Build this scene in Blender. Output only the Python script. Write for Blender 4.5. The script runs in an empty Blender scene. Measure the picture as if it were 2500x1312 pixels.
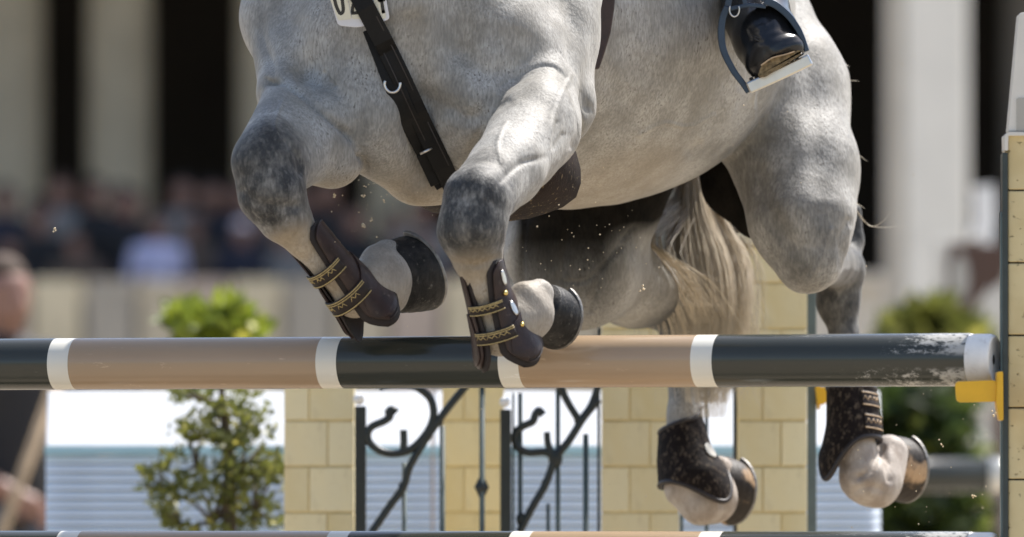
import bpy, bmesh, math, random
import numpy as np
from mathutils import Vector, Matrix

random.seed(7)
rng = np.random.default_rng(7)
sc = bpy.context.scene
COL = sc.collection
R = math.radians

# ------------------------------------------------------------------ camera
CAM_D, CAM_Z, FPX, PITCH = 20.0, 1.18, 25600.0, 0.0224
cam = bpy.data.cameras.new('camera')
cam.sensor_width = 36.0
cam.lens = FPX / 2500.0 * 36.0
cam.clip_start, cam.clip_end = 0.5, 2000.0
cam.dof.use_dof = True
cam.dof.focus_distance = 20.40
cam.dof.aperture_fstop = 4.3
camo = bpy.data.objects.new('camera', cam)
camo.location = (0, -CAM_D, CAM_Z)
camo.rotation_euler = (R(90) + PITCH, 0, 0)
COL.objects.link(camo)
sc.camera = camo

# ------------------------------------------------------------------ sky, sun, exposure
SUN_EL, SUN_AZ = 58.0, 138.0          # azimuth: degrees to the right of the camera's back
sun_dir = Vector((math.sin(R(SUN_AZ)) * math.cos(R(SUN_EL)), -math.cos(R(SUN_AZ)) * math.cos(R(SUN_EL)), math.sin(R(SUN_EL))))
w = bpy.data.worlds.new('World'); sc.world = w; w.use_nodes = True
nt = w.node_tree
sky = nt.nodes.new('ShaderNodeTexSky'); sky.sky_type = 'NISHITA'; sky.sun_disc = False
sky.sun_elevation = R(SUN_EL); sky.air_density = 1.0; sky.dust_density = 2.0; sky.ozone_density = 1.0
sky.sun_rotation = math.atan2(sun_dir.x, sun_dir.y)
nt.links.new(sky.outputs[0], nt.nodes['Background'].inputs[0])
nt.nodes['Background'].inputs[1].default_value = 0.115
sl = bpy.data.lights.new('sun', 'SUN'); sl.energy = 4.3; sl.angle = R(0.6); sl.color = (1.0, 0.96, 0.91)
so = bpy.data.objects.new('sun', sl); COL.objects.link(so)
so.rotation_euler = sun_dir.to_track_quat('Z', 'Y').to_euler()
so.location = (6, -9, 12)
sc.view_settings.view_transform = 'Standard'
sc.view_settings.look = 'None'
sc.view_settings.exposure = 1.0
sc.view_settings.gamma = 1.0
sc.render.engine = 'CYCLES'
sc.cycles.use_denoising = True
sc.cycles.max_bounces = 6

# ------------------------------------------------------------------ helpers
def P(u, v, y):
    """point at depth y (metres behind the pole) seen at photo pixel u, v"""
    dx, dz = (u - 1250.0) / FPX, -(v - 656.0) / FPX
    c, s = math.cos(PITCH), math.sin(PITCH)
    ray = Vector((dx, c - dz * s, s + dz * c))
    t = (y + CAM_D) / ray.y
    return Vector((ray.x * t, y, CAM_Z + ray.z * t))

def S(y):
    return (y + CAM_D) / FPX            # metres per photo pixel at depth y

def tag(o, label=None, cat=None, group=None, kind=None):
    if label: o['label'] = label
    if cat: o['category'] = cat
    if group: o['group'] = group
    if kind: o['kind'] = kind
    return o

def empty(name, loc, label=None, cat=None, group=None):
    o = bpy.data.objects.new(name, None)
    o.empty_display_size = 0.05
    o.location = loc
    COL.objects.link(o)
    return tag(o, label, cat, group)

def world_loc(o):
    l = Vector(o.location)
    while o.parent:
        o = o.parent; l = l + Vector(o.location)
    return l

def link_mesh(name, me, m, parent=None, smooth=True, loc=None):
    o = bpy.data.objects.new(name, me)
    COL.objects.link(o)
    if m: me.materials.append(m)
    if parent: o.parent = parent
    if loc is not None: o.location = loc
    if smooth:
        me.polygons.foreach_set('use_smooth', np.ones(len(me.polygons), dtype=bool))
    return o

class MB:
    """collects geometry in world space, then links it as one mesh object"""
    def __init__(self): self.v, self.f = [], []
    def add(self, vs, fs):
        n = len(self.v); self.v += [Vector(p) for p in vs]
        self.f += [[i + n for i in f] for f in fs]; return self
    def box(self, c, sx, sy, sz, rot=None):
        c = Vector(c); vs = []
        for dx in (-1, 1):
            for dy in (-1, 1):
                for dz in (-1, 1):
                    p = Vector((dx * sx / 2, dy * sy / 2, dz * sz / 2))
                    if rot: p = rot @ p
                    vs.append(c + p)
        return self.add(vs, [(0, 1, 3, 2), (4, 6, 7, 5), (0, 4, 5, 1), (2, 3, 7, 6), (0, 2, 6, 4), (1, 5, 7, 3)])
    def tube(self, pts, rad, n=8, cap=True, flat=1.0, up=None):
        pts = [Vector(p) for p in pts]
        if not hasattr(rad, '__len__'): rad = [rad] * len(pts)
        vs, fs = [], []
        prev = None
        for i, p in enumerate(pts):
            a = pts[max(i - 1, 0)]; b = pts[min(i + 1, len(pts) - 1)]
            t = (b - a).normalized()
            if prev is None:
                ref = Vector(up) if up else (Vector((0, 0, 1)) if abs(t.z) < 0.9 else Vector((1, 0, 0)))
                x = t.cross(ref).normalized()
            else:
                x = (prev - t * prev.dot(t)).normalized()
            prev = x; y = t.cross(x)
            for k in range(n):
                an = 2 * math.pi * k / n
                vs.append(p + x * math.cos(an) * rad[i] + y * math.sin(an) * rad[i] * flat)
        for i in range(len(pts) - 1):
            for k in range(n):
                k2 = (k + 1) % n
                fs.append((i * n + k, i * n + k2, (i + 1) * n + k2, (i + 1) * n + k))
        if cap:
            fs.append(list(range(n))[::-1]); fs.append([(len(pts) - 1) * n + k for k in range(n)])
        return self.add(vs, fs)
    def poly(self, pts, thick):
        """flat outline (3D points) extruded by the vector thick"""
        pts = [Vector(p) for p in pts]; n = len(pts); th = Vector(thick)
        vs = pts + [p + th for p in pts]
        fs = [list(range(n))[::-1], [n + i for i in range(n)]]
        for i in range(n): fs.append((i, (i + 1) % n, n + (i + 1) % n, n + i))
        return self.add(vs, fs)
    def build(self, name, m, parent=None, smooth=False, bevel=0.0, origin=None, solid=0.0, sub=0, segs=2):
        base = world_loc(parent) if parent else (Vector(origin) if origin is not None else Vector((0, 0, 0)))
        me = bpy.data.meshes.new(name)
        me.from_pydata([tuple(p - base) for p in self.v], [], self.f)
        bm = bmesh.new(); bm.from_mesh(me); bmesh.ops.recalc_face_normals(bm, faces=bm.faces); bm.to_mesh(me); bm.free()
        o = link_mesh(name, me, m, parent, smooth, loc=None if parent else base)
        if sub:
            md = o.modifiers.new('sub', 'SUBSURF'); md.levels = md.render_levels = sub
        if solid:
            md = o.modifiers.new('solid', 'SOLIDIFY'); md.thickness = solid; md.offset = 1.0
        if bevel:
            md = o.modifiers.new('bevel', 'BEVEL'); md.width = bevel; md.segments = segs; md.limit_method = 'ANGLE'; md.angle_limit = R(40)
        return o

def bezier(pts, n=24):
    """Catmull-Rom through pts"""
    pts = [Vector(p) for p in pts]; q = [2 * pts[0] - pts[1]] + pts + [2 * pts[-1] - pts[-2]]
    out = []
    seg = len(pts) - 1
    for i in range(n + 1):
        x = i / n * seg; k = min(int(x), seg - 1); t = x - k
        a, b, c, d = q[k], q[k + 1], q[k + 2], q[k + 3]
        out.append(0.5 * (2 * b + (c - a) * t + (2 * a - 5 * b + 4 * c - d) * t * t + (3 * b - a - 3 * c + d) * t ** 3))
    return out

# ---- signed distance fields and surface nets (the organic shapes)
def fld_segments(prims):
    return prims

def sdf_mesh(prims, h, pad=0.03):
    """prims: list of dict(kind, ...) applied in order; returns verts (n,3), quads"""
    lo = np.full(3, 1e9); hi = np.full(3, -1e9)
    for p in prims:
        if p['op'] == 'cut': continue
        l, hh = p['bb']; lo = np.minimum(lo, l); hi = np.maximum(hi, hh)
    lo = lo - pad; hi = hi + pad
    n = np.ceil((hi - lo) / h).astype(int) + 1
    D = np.full(n, 0.5, dtype=np.float32)
    ax = [lo[i] + h * np.arange(n[i], dtype=np.float64) for i in range(3)]
    for p in prims:
        m = max(p['k'], 0.01) + 2.5 * h
        a = np.clip(np.floor((p['bb'][0] - m - lo) / h).astype(int), 0, n - 1)
        b = np.clip(np.ceil((p['bb'][1] + m - lo) / h).astype(int) + 1, 1, n)
        if np.any(b <= a): continue
        X = ax[0][a[0]:b[0]][:, None, None].astype(np.float32); Y = ax[1][a[1]:b[1]][None, :, None].astype(np.float32); Z = ax[2][a[2]:b[2]][None, None, :].astype(np.float32)
        d = p['fn'](X, Y, Z)
        sub = D[a[0]:b[0], a[1]:b[1], a[2]:b[2]]
        k = p['k']
        if p['op'] == 'add':
            hh = np.maximum(k - np.abs(sub - d), 0) / k if k > 0 else 0
            sub[...] = np.minimum(sub, d) - hh * hh * k * 0.25
        else:
            d = -d
            hh = np.maximum(k - np.abs(sub - d), 0) / k if k > 0 else 0
            sub[...] = np.maximum(sub, d) + hh * hh * k * 0.25
    ins = D < 0
    c = np.zeros(n - 1, dtype=np.int8)
    for dx in (0, 1):
        for dy in (0, 1):
            for dz in (0, 1):
                c += ins[dx:n[0] - 1 + dx, dy:n[1] - 1 + dy, dz:n[2] - 1 + dz]
    act = np.argwhere((c > 0) & (c < 8))
    idx = np.full(n - 1, -1, dtype=np.int32)
    idx[act[:, 0], act[:, 1], act[:, 2]] = np.arange(len(act))
    acc = np.zeros((len(act), 3)); cnt = np.zeros(len(act))
    cor = [(0, 0, 0), (1, 0, 0), (0, 1, 0), (1, 1, 0), (0, 0, 1), (1, 0, 1), (0, 1, 1), (1, 1, 1)]
    val = [D[act[:, 0] + q[0], act[:, 1] + q[1], act[:, 2] + q[2]] for q in cor]
    for i in range(8):
        for j in range(i + 1, 8):
            if sum(abs(cor[i][q] - cor[j][q]) for q in range(3)) != 1: continue
            m = (val[i] < 0) != (val[j] < 0)
            t = np.where(m, val[i] / np.where(m, val[i] - val[j], 1), 0)
            ci, cj = np.array(cor[i]), np.array(cor[j])
            acc += m[:, None] * (ci + t[:, None] * (cj - ci)); cnt += m
    V = lo + h * (act + acc / cnt[:, None])
    Q = []
    for axis in range(3):
        a, b = (axis + 1) % 3, (axis + 2) % 3
        s0 = [slice(1, None)] * 3; s0[axis] = slice(0, -1)
        s1 = [slice(1, None)] * 3; s1[axis] = slice(1, None)
        i0 = ins[tuple(s0)]; i1 = ins[tuple(s1)]
        e = np.argwhere(i0 != i1)
        pt = e.copy(); pt[:, a] += 1; pt[:, b] += 1
        ok = (pt[:, a] < n[a] - 1) & (pt[:, b] < n[b] - 1)
        pt = pt[ok]
        flip = i0[tuple(e[ok].T)]
        def cell(da, db):
            q = pt.copy(); q[:, a] -= da; q[:, b] -= db
            return idx[q[:, 0], q[:, 1], q[:, 2]]
        q = np.stack([cell(1, 1), cell(0, 1), cell(0, 0), cell(1, 0)], 1)
        q[~flip] = q[~flip][:, ::-1]
        Q.append(q)
    Q = np.concatenate(Q)
    Q = Q[(Q >= 0).all(1)]
    return V, Q

def seg_prim(a, b, ra, rb, k, op='add', sq=None):
    """rounded cone from a to b; sq=(vector, factor): flattened along that direction"""
    a = np.array(a, dtype=np.float32); b = np.array(b, dtype=np.float32)
    ab = b - a; L2 = float(ab @ ab) + 1e-9
    r = max(ra, rb)
    def fn(X, Y, Z):
        px, py, pz = X - a[0], Y - a[1], Z - a[2]
        t = np.clip((px * ab[0] + py * ab[1] + pz * ab[2]) / L2, 0, 1)
        qx, qy, qz = px - t * ab[0], py - t * ab[1], pz - t * ab[2]
        if sq is not None:
            s = sq[0]; f = (1.0 / sq[1] - 1.0)
            w_ = (qx * s[0] + qy * s[1] + qz * s[2]) * f
            qx, qy, qz = qx + w_ * s[0], qy + w_ * s[1], qz + w_ * s[2]
        return np.sqrt(qx * qx + qy * qy + qz * qz) - (ra + t * (rb - ra))
    grow = r * max(1.0, (sq[1] if sq is not None else 1.0))
    return dict(op=op, k=k, fn=fn, bb=(np.minimum(a, b) - grow, np.maximum(a, b) + grow))

def chain(pts, k=0.03, op='add', sq=None, k0=None):
    """pts: (u, v, depth, radius in photo pixels)"""
    out = []
    q = [(P(u, v, y), r * S(y)) for u, v, y, r in pts]
    if len(q) == 1: q = q * 2
    for i, ((a, ra), (b, rb)) in enumerate(zip(q[:-1], q[1:])):
        out.append(seg_prim(a, b, ra, rb, k if (i or k0 is None) else k0, op, sq))
    return out

def ell(u, v, y, ax, ay, az, k=0.05, op='add', roll=0.0, yaw=0.0):
    """ellipsoid; semi-axes in metres; roll turns it in the picture plane (degrees), yaw about the vertical"""
    c = np.array(P(u, v, y), dtype=np.float32)
    M = np.array((Matrix.Rotation(R(yaw), 3, 'Z') @ Matrix.Rotation(R(roll), 3, 'Y')).transposed(), dtype=np.float32)
    A = np.array((ax, ay, az), dtype=np.float32); r = float(max(A))
    def fn(X, Y, Z):
        p = (X - c[0], Y - c[1], Z - c[2])
        q = [(M[i, 0] * p[0] + M[i, 1] * p[1] + M[i, 2] * p[2]) for i in range(3)]
        k0 = np.sqrt(sum((q[i] / A[i]) ** 2 for i in range(3)))
        k1 = np.sqrt(sum((q[i] / (A[i] * A[i])) ** 2 for i in range(3))) + 1e-6
        return k0 * (k0 - 1.0) / k1
    return dict(op=op, k=k, fn=fn, bb=(c - r, c + r))

def np_mesh(name, V, Q, m, parent=None, attrs=None, origin=None):
    base = np.array(world_loc(parent)) if parent else (np.array(origin) if origin is not None else np.zeros(3))
    me = bpy.data.meshes.new(name)
    me.vertices.add(len(V)); me.loops.add(Q.size); me.polygons.add(len(Q))
    me.vertices.foreach_set('co', (V - base).astype(np.float32).ravel())
    me.loops.foreach_set('vertex_index', Q.astype(np.int32).ravel())
    me.polygons.foreach_set('loop_start', np.arange(0, Q.size, Q.shape[1], dtype=np.int32))
    me.update(calc_edges=True); me.validate()
    for k, a in (attrs or {}).items():
        at = me.attributes.new(k, 'FLOAT', 'POINT'); at.data.foreach_set('value', a.astype(np.float32))
    return link_mesh(name, me, m, parent, True, loc=None if parent else tuple(base))

# ------------------------------------------------------------------ materials
def new_mat(name):
    m = bpy.data.materials.new(name); m.use_nodes = True
    return m, m.node_tree, m.node_tree.nodes['Principled BSDF']

def N(nt, t, **kw):
    n = nt.nodes.new(t)
    for k, v in kw.items():
        if k in ('operation', 'blend_type', 'data_type', 'noise_dimensions', 'attribute_name', 'feature', 'distance', 'interpolation_type', 'clamp', 'use_clamp'):
            setattr(n, k, v)
    return n

def math_n(nt, op, a, b=None, clamp=False):
    n = nt.nodes.new('ShaderNodeMath'); n.operation = op; n.use_clamp = clamp
    for i, x in enumerate((a, b)):
        if x is None: continue
        if isinstance(x, (int, float)): n.inputs[i].default_value = x
        else: nt.links.new(x, n.inputs[i])
    return n.outputs[0]

def mixc(nt, f, a, b, bt='MIX'):
    n = nt.nodes.new('ShaderNodeMix'); n.data_type = 'RGBA'; n.blend_type = bt
    for s, x in ((n.inputs[0], f), (n.inputs[6], a), (n.inputs[7], b)):
        if isinstance(x, (int, float)): s.default_value = x
        elif isinstance(x, tuple): s.default_value = (*x[:3], 1)
        else: nt.links.new(x, s)
    return n.outputs[2]

def noise(nt, scale, detail=3, rough=0.55, vec=None, stretch=None, coord='Object'):
    tc = nt.nodes.new('ShaderNodeTexCoord')
    v = tc.outputs[coord]
    if stretch:
        mp = nt.nodes.new('ShaderNodeMapping'); mp.inputs['Scale'].default_value = stretch
        nt.links.new(v, mp.inputs[0]); v = mp.outputs[0]
    n = nt.nodes.new('ShaderNodeTexNoise'); n.inputs['Scale'].default_value = scale
    n.inputs['Detail'].default_value = detail; n.inputs['Roughness'].default_value = rough
    nt.links.new(v, n.inputs['Vector'])
    return n.outputs[0]

def ramp(nt, f, a, b):
    n = nt.nodes.new('ShaderNodeMapRange'); n.interpolation_type = 'SMOOTHSTEP'
    n.inputs[1].default_value = a; n.inputs[2].default_value = b
    nt.links.new(f, n.inputs[0]); return n.outputs[0]

def attr(nt, name):
    n = nt.nodes.new('ShaderNodeAttribute'); n.attribute_name = name
    return n.outputs['Fac']

def bump(nt, b, h, strength=0.3, dist=0.002):
    n = nt.nodes.new('ShaderNodeBump'); n.inputs['Strength'].default_value = strength; n.inputs['Distance'].default_value = dist
    nt.links.new(h, n.inputs['Height']); nt.links.new(n.outputs[0], b.inputs['Normal'])

def simple(name, col, rough=0.6, var=0.12, scale=30, metal=0.0, bump_s=0.0, bump_scale=200, coat=0.0, dirt=None, dirt_amt=(0.6, 0.75), dirt_scale=60, stretch=None, spec=0.5):
    m, nt, b = new_mat(name)
    n = noise(nt, scale, 4, stretch=stretch)
    lo = tuple(c * (1 - var) for c in col); hi = tuple(min(c * (1 + var), 1) for c in col)
    c = mixc(nt, ramp(nt, n, 0.3, 0.7), lo, hi)
    if dirt:
        d = noise(nt, dirt_scale, 5, 0.65)
        c = mixc(nt, ramp(nt, d, *dirt_amt), c, dirt)
    nt.links.new(c, b.inputs['Base Color'])
    b.inputs['Roughness'].default_value = rough; b.inputs['Metallic'].default_value = metal
    b.inputs['Coat Weight'].default_value = coat
    b.inputs['Specular IOR Level'].default_value = spec
    if bump_s: bump(nt, b, noise(nt, bump_scale, 4), bump_s)
    return m

# ------------------------------------------------------------------ the setting: ground
def ground():
    m, nt, b = new_mat('arena_sand')
    n1 = noise(nt, 1.2, 4); n2 = noise(nt, 60, 5, 0.7)
    c = mixc(nt, ramp(nt, n1, 0.3, 0.7), (0.36, 0.305, 0.23), (0.43, 0.365, 0.28))
    c = mixc(nt, ramp(nt, n2, 0.35, 0.75), c, (0.29, 0.235, 0.17))
    nt.links.new(c, b.inputs['Base Color']); b.inputs['Roughness'].default_value = 0.95
    bump(nt, b, n2, 0.6, 0.02)
    mb = MB(); mb.add([(-400, -120, 0), (400, -120, 0), (400, 600, 0), (-400, 600, 0)], [(0, 1, 2, 3)])
    tag(mb.build('ground', m), kind='structure')
ground()

# ------------------------------------------------------------------ the horse
def coat_material():
    m, nt, b = new_mat('grey_coat')
    dark, warm_bounce, pink, dap, skin_shade = attr(nt, 'dark'), attr(nt, 'warm_bounce'), attr(nt, 'pink'), attr(nt, 'dapple'), attr(nt, 'skin_shade')
    hair = noise(nt, 260, 3, 0.6, stretch=(1.0, 1.0, 0.22))
    hair2 = noise(nt, 120, 4, 0.65, stretch=(1.0, 1.0, 0.45))
    blot = noise(nt, 26, 4, 0.6, stretch=(1.0, 1.0, 0.7))
    big = noise(nt, 10, 4, 0.6)
    fleck = noise(nt, 210, 1, 0.4, stretch=(1.0, 1.0, 0.5))
    base = mixc(nt, ramp(nt, big, 0.33, 0.67), (0.265, 0.250, 0.218), (0.455, 0.438, 0.402))
    base = mixc(nt, math_n(nt, 'MULTIPLY', ramp(nt, hair, 0.36, 0.66), 0.55), base, (0.16, 0.150, 0.135))
    # dapples: dark blotches broken by paler hair
    d = math_n(nt, 'ADD', math_n(nt, 'MULTIPLY', math_n(nt, 'SUBTRACT', blot, 0.5), 1.5), math_n(nt, 'MULTIPLY', math_n(nt, 'SUBTRACT', hair2, 0.5), 1.7))
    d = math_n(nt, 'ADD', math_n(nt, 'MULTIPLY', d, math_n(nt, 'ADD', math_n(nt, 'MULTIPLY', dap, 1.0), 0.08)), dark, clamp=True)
    base = mixc(nt, d, base, mixc(nt, ramp(nt, hair2, 0.3, 0.7), (0.011, 0.0115, 0.012), (0.050, 0.050, 0.049)))
    base = mixc(nt, math_n(nt, 'MULTIPLY', math_n(nt, 'MULTIPLY', ramp(nt, fleck, 0.64, 0.74), 0.75), ramp(nt, noise(nt, 10, 3, .6), .40, .62)), base, (0.09, 0.075, 0.06))
    base = mixc(nt, warm_bounce, base, mixc(nt, ramp(nt, hair2, 0.3, 0.7), (0.30, 0.23, 0.145), (0.44, 0.36, 0.25)))
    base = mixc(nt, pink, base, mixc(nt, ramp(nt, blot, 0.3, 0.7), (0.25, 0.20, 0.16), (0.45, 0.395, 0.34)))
    base = mixc(nt, skin_shade, base, mixc(nt, ramp(nt, blot, 0.3, 0.7), (0.004, 0.0036, 0.003), (0.012, 0.010, 0.008)))  # near-black belly shade painted over the coat
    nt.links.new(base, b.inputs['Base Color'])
    b.inputs['Roughness'].default_value = 0.55
    unshaded = math_n(nt, 'SUBTRACT', 1.0, skin_shade)  # gloss and sheen drop out where that shade is painted
    nt.links.new(math_n(nt, 'MULTIPLY', unshaded, 0.22), b.inputs['Specular IOR Level'])
    nt.links.new(math_n(nt, 'MULTIPLY', unshaded, 0.12), b.inputs['Sheen Weight']); b.inputs['Sheen Roughness'].default_value = 0.4
    hgt = math_n(nt, 'ADD', math_n(nt, 'MULTIPLY', hair, 0.5), math_n(nt, 'ADD', math_n(nt, 'MULTIPLY', hair2, 0.6), math_n(nt, 'MULTIPLY', blot, 1.2)))
    bump(nt, b, hgt, 0.55, 0.0035)
    return m

horse = empty('horse', P(1500, 884, 1.0) * 1.0, 'dappled grey horse jumping over the pole with its knees tucked up', 'horse')
horse.location.z = P(1500, 1290, 1.8).z

HB = []
# trunk
HB += [ell(1035, -50, .52, .335, .40, .405, k=.05)]
HB += chain([(1130, 50, .78, 370), (1360, 62, 1.10, 412), (1485, 24, 1.28, 424), (1640, -150, 1.72, 312)], k=.12, k0=.04)
HB += chain([(1010, -190, .40, 265), (1000, -430, -.02, 225), (975, -640, -.45, 175)], k=.10)                                    # base of the neck
HB += chain([(1180, -330, .75, 190), (1480, -330, 1.25, 200), (1640, -240, 1.75, 210)], k=.10)         # back
HB += chain([(1040, 395, .36, 88), (1230, 400, .75, 105)], k=.07)                                      # brisket
# shoulders
HB += chain([(730, -170, .58, 150), (704, 50, .36, 104), (705, 200, .20, 76)], k=.05)
HB += chain([(1330, -140, .52, 160), (1336, 70, .36, 122), (1326, 210, .20, 92)], k=.03)
HB += chain([(1352, 90, .40, 104), (1352, 262, .27, 98), (1340, 320, .24, 70)], k=.022)
# breast muscles
HB += chain([(850, 110, .20, 135), (900, 285, .15, 112), (1005, 415, .22, 78)], k=.07)
HB += chain([(1205, 90, .20, 135), (1165, 255, .16, 105), (1085, 410, .24, 80)], k=.07)
HB += chain([(980, 20, .12, 105), (1010, 170, .14, 90)], k=.05)
# left thigh (right in the picture), gaskin, hock, cannon
HB += chain([(1800, -20, 1.62, 150), (1885, 230, 1.48, 180), (1948, 420, 1.36, 141), (1957, 545, 1.28, 118), (1974, 640, 1.25, 79)], k=.05)
HB += chain([(1770, 350, 1.62, 80), (1798, 455, 1.63, 82), (1846, 526, 1.60, 60)], k=.012)
HB += chain([(1970, 645, 1.30, 72), (2025, 640, 1.65, 56), (2050, 655, 1.76, 57)], k=.02)
HB += chain([(2050, 660, 1.76, 57), (2046, 735, 1.76, 50), (2062, 830, 1.75, 32), (2072, 960, 1.72, 34), (2085, 1040, 1.70, 42), (2092, 1104, 1.69, 48)], k=.02)
HB += chain([(2056, 650, 1.78, 40), (2080, 590, 1.80, 26), (2086, 515, 1.80, 17)], k=.02)
HB += chain([(2092, 1106, 1.69, 48), (2110, 1168, 1.68, 58), (2142, 1184, 1.70, 56)], k=.014)
HB += chain([(2124, 1180, 1.69, 56), (2146, 1184, 1.72, 50)], k=.014)
HB += chain([(2146, 1168, 1.72, 62), (2172, 1108, 1.755, 47)], k=.008)
# right thigh (left in the picture)
HB += chain([(1520, 120, 1.80, 190), (1430, 440, 1.62, 192), (1400, 610, 1.52, 155), (1420, 680, 1.48, 100)], k=.055)
HB += chain([(1420, 685, 1.50, 98), (1545, 690, 1.74, 90), (1655, 745, 1.92, 78)], k=.07)
HB += chain([(1655, 735, 1.95, 78), (1672, 800, 1.95, 60), (1670, 900, 1.93, 41), (1672, 1010, 1.90, 39), (1672, 1090, 1.88, 48), (1690, 1150, 1.86, 62)], k=.02)
HB += chain([(1682, 1152, 1.86, 58), (1678, 1190, 1.86, 52), (1712, 1224, 1.86, 54), (1732, 1214, 1.88, 64)], k=.014)
HB += chain([(1714, 1224, 1.86, 52), (1742, 1224, 1.885, 50)], k=.014)
HB += chain([(1738, 1208, 1.885, 65), (1754, 1156, 1.905, 43)], k=.012)
# groin and dock between the thighs
HB += chain([(1692, 240, 1.72, 70), (1695, 400, 1.98, 48), (1702, 540, 2.02, 60)], k=.015)
HB += chain([(1560, 280, 1.72, 120), (1562, 415, 1.68, 90)], k=.03)
# right foreleg (left in the picture)
HB += chain([(705, 232, .16, 80), (758, 325, .09, 108), (812, 380, .09, 80)], k=.016, k0=.02)
HB += chain([(700, 285, .08, 78), (655, 380, -.08, 82)], k=.025)
HB += chain([(760, 340, .08, 100), (690, 420, -.06, 66)], k=.03)
HB += chain([(640, 405, -.10, 76), (664, 470, -.10, 80), (698, 535, -.09, 62), (735, 580, -.08, 42), (800, 650, -.05, 38), (862, 715, -.02, 50)], k=.016)
HB += chain([(868, 722, -.02, 54), (900, 712, .00, 62)], k=.012)
HB += chain([(905, 698, .00, 64), (936, 684, .035, 77)], k=.014)
HB += chain([(928, 700, .02, 62), (948, 716, .045, 54)], k=.014)
HB += chain([(930, 640, .04, 50), (945, 622, .055, 38)], k=.012)
# left foreleg (right in the picture)
HB += chain([(1322, 225, .16, 84), (1308, 305, .08, 106), (1236, 412, -.10, 90), (1168, 486, -.22, 82)], k=.018, k0=.02)
HB += chain([(1330, 300, .14, 88), (1282, 395, .0, 66)], k=.03)
HB += chain([(1164, 488, -.24, 82), (1152, 560, -.25, 83), (1166, 632, -.24, 58), (1184, 700, -.23, 40), (1208, 775, -.21, 40), (1222, 812, -.20, 54)], k=.016)
HB += chain([(1222, 815, -.20, 54), (1262, 790, -.19, 64)], k=.012)
HB += chain([(1252, 785, -.195, 62), (1290, 768, -.178, 64)], k=.014)
HB += chain([(1290, 735, -.18, 52), (1318, 715, -.165, 34)], k=.012)

def proj(V):
    c, s = math.cos(PITCH), math.sin(PITCH)
    y = V[:, 1] + CAM_D; z = V[:, 2] - CAM_Z
    f = y * c + z * s; up = -y * s + z * c
    return 1250 + FPX * V[:, 0] / f, 656 - FPX * up / f

def poly_dist(u, v, pts):
    d = np.full(len(u), 1e9)
    if len(u) == 0: return d
    for (a, b), (c, e) in zip(pts[:-1], pts[1:]):
        dx, dy = c - a, e - b
        t = np.clip(((u - a) * dx + (v - b) * dy) / (dx * dx + dy * dy + 1e-9), 0, 1)
        d = np.minimum(d, np.hypot(u - a - t * dx, v - b - t * dy))
    return d

def subdivide(V, Q):
    """one Catmull-Clark step on a closed quad mesh"""
    nv, nf = len(V), len(Q)
    F = V[Q].mean(1)
    E = np.stack([Q, np.roll(Q, -1, 1)], 2).reshape(-1, 2); E.sort(1)
    key = E[:, 0].astype(np.int64) * nv + E[:, 1]
    ku, inv = np.unique(key, return_inverse=True); ne = len(ku)
    ea, eb = ku // nv, ku % nv
    fi = np.repeat(np.arange(nf), 4)
    cnt = np.bincount(inv, minlength=ne)
    fs = np.stack([np.bincount(inv, F[fi, i], ne) for i in range(3)], 1)
    mid = (V[ea] + V[eb]) / 2
    EP = (mid + fs / cnt[:, None]) / 2
    val = np.bincount(Q.ravel(), minlength=nv)
    fa = np.stack([np.bincount(Q.ravel(), F[fi, i], nv) for i in range(3)], 1) / val[:, None]
    em = np.stack([np.bincount(ea, mid[:, i], nv) + np.bincount(eb, mid[:, i], nv) for i in range(3)], 1)
    ve = np.bincount(ea, minlength=nv) + np.bincount(eb, minlength=nv)
    em /= ve[:, None]
    VV = (fa + 2 * em + (ve[:, None] - 3) * V) / ve[:, None]
    inv = inv.reshape(-1, 4) + nv; fc = np.arange(nf) + nv + ne
    q = [np.stack([Q[:, i], inv[:, i], fc, inv[:, i - 1]], 1) for i in range(4)]
    return np.concatenate([VV, EP, F]), np.concatenate(q)

def normals(V, Q):
    fn = np.cross(V[Q[:, 2]] - V[Q[:, 0]], V[Q[:, 3]] - V[Q[:, 1]])
    out = np.stack([np.bincount(Q.ravel(), np.repeat(fn[:, i], 4), len(V)) for i in range(3)], 1)
    return out / (np.linalg.norm(out, axis=1)[:, None] + 1e-12)

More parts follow.
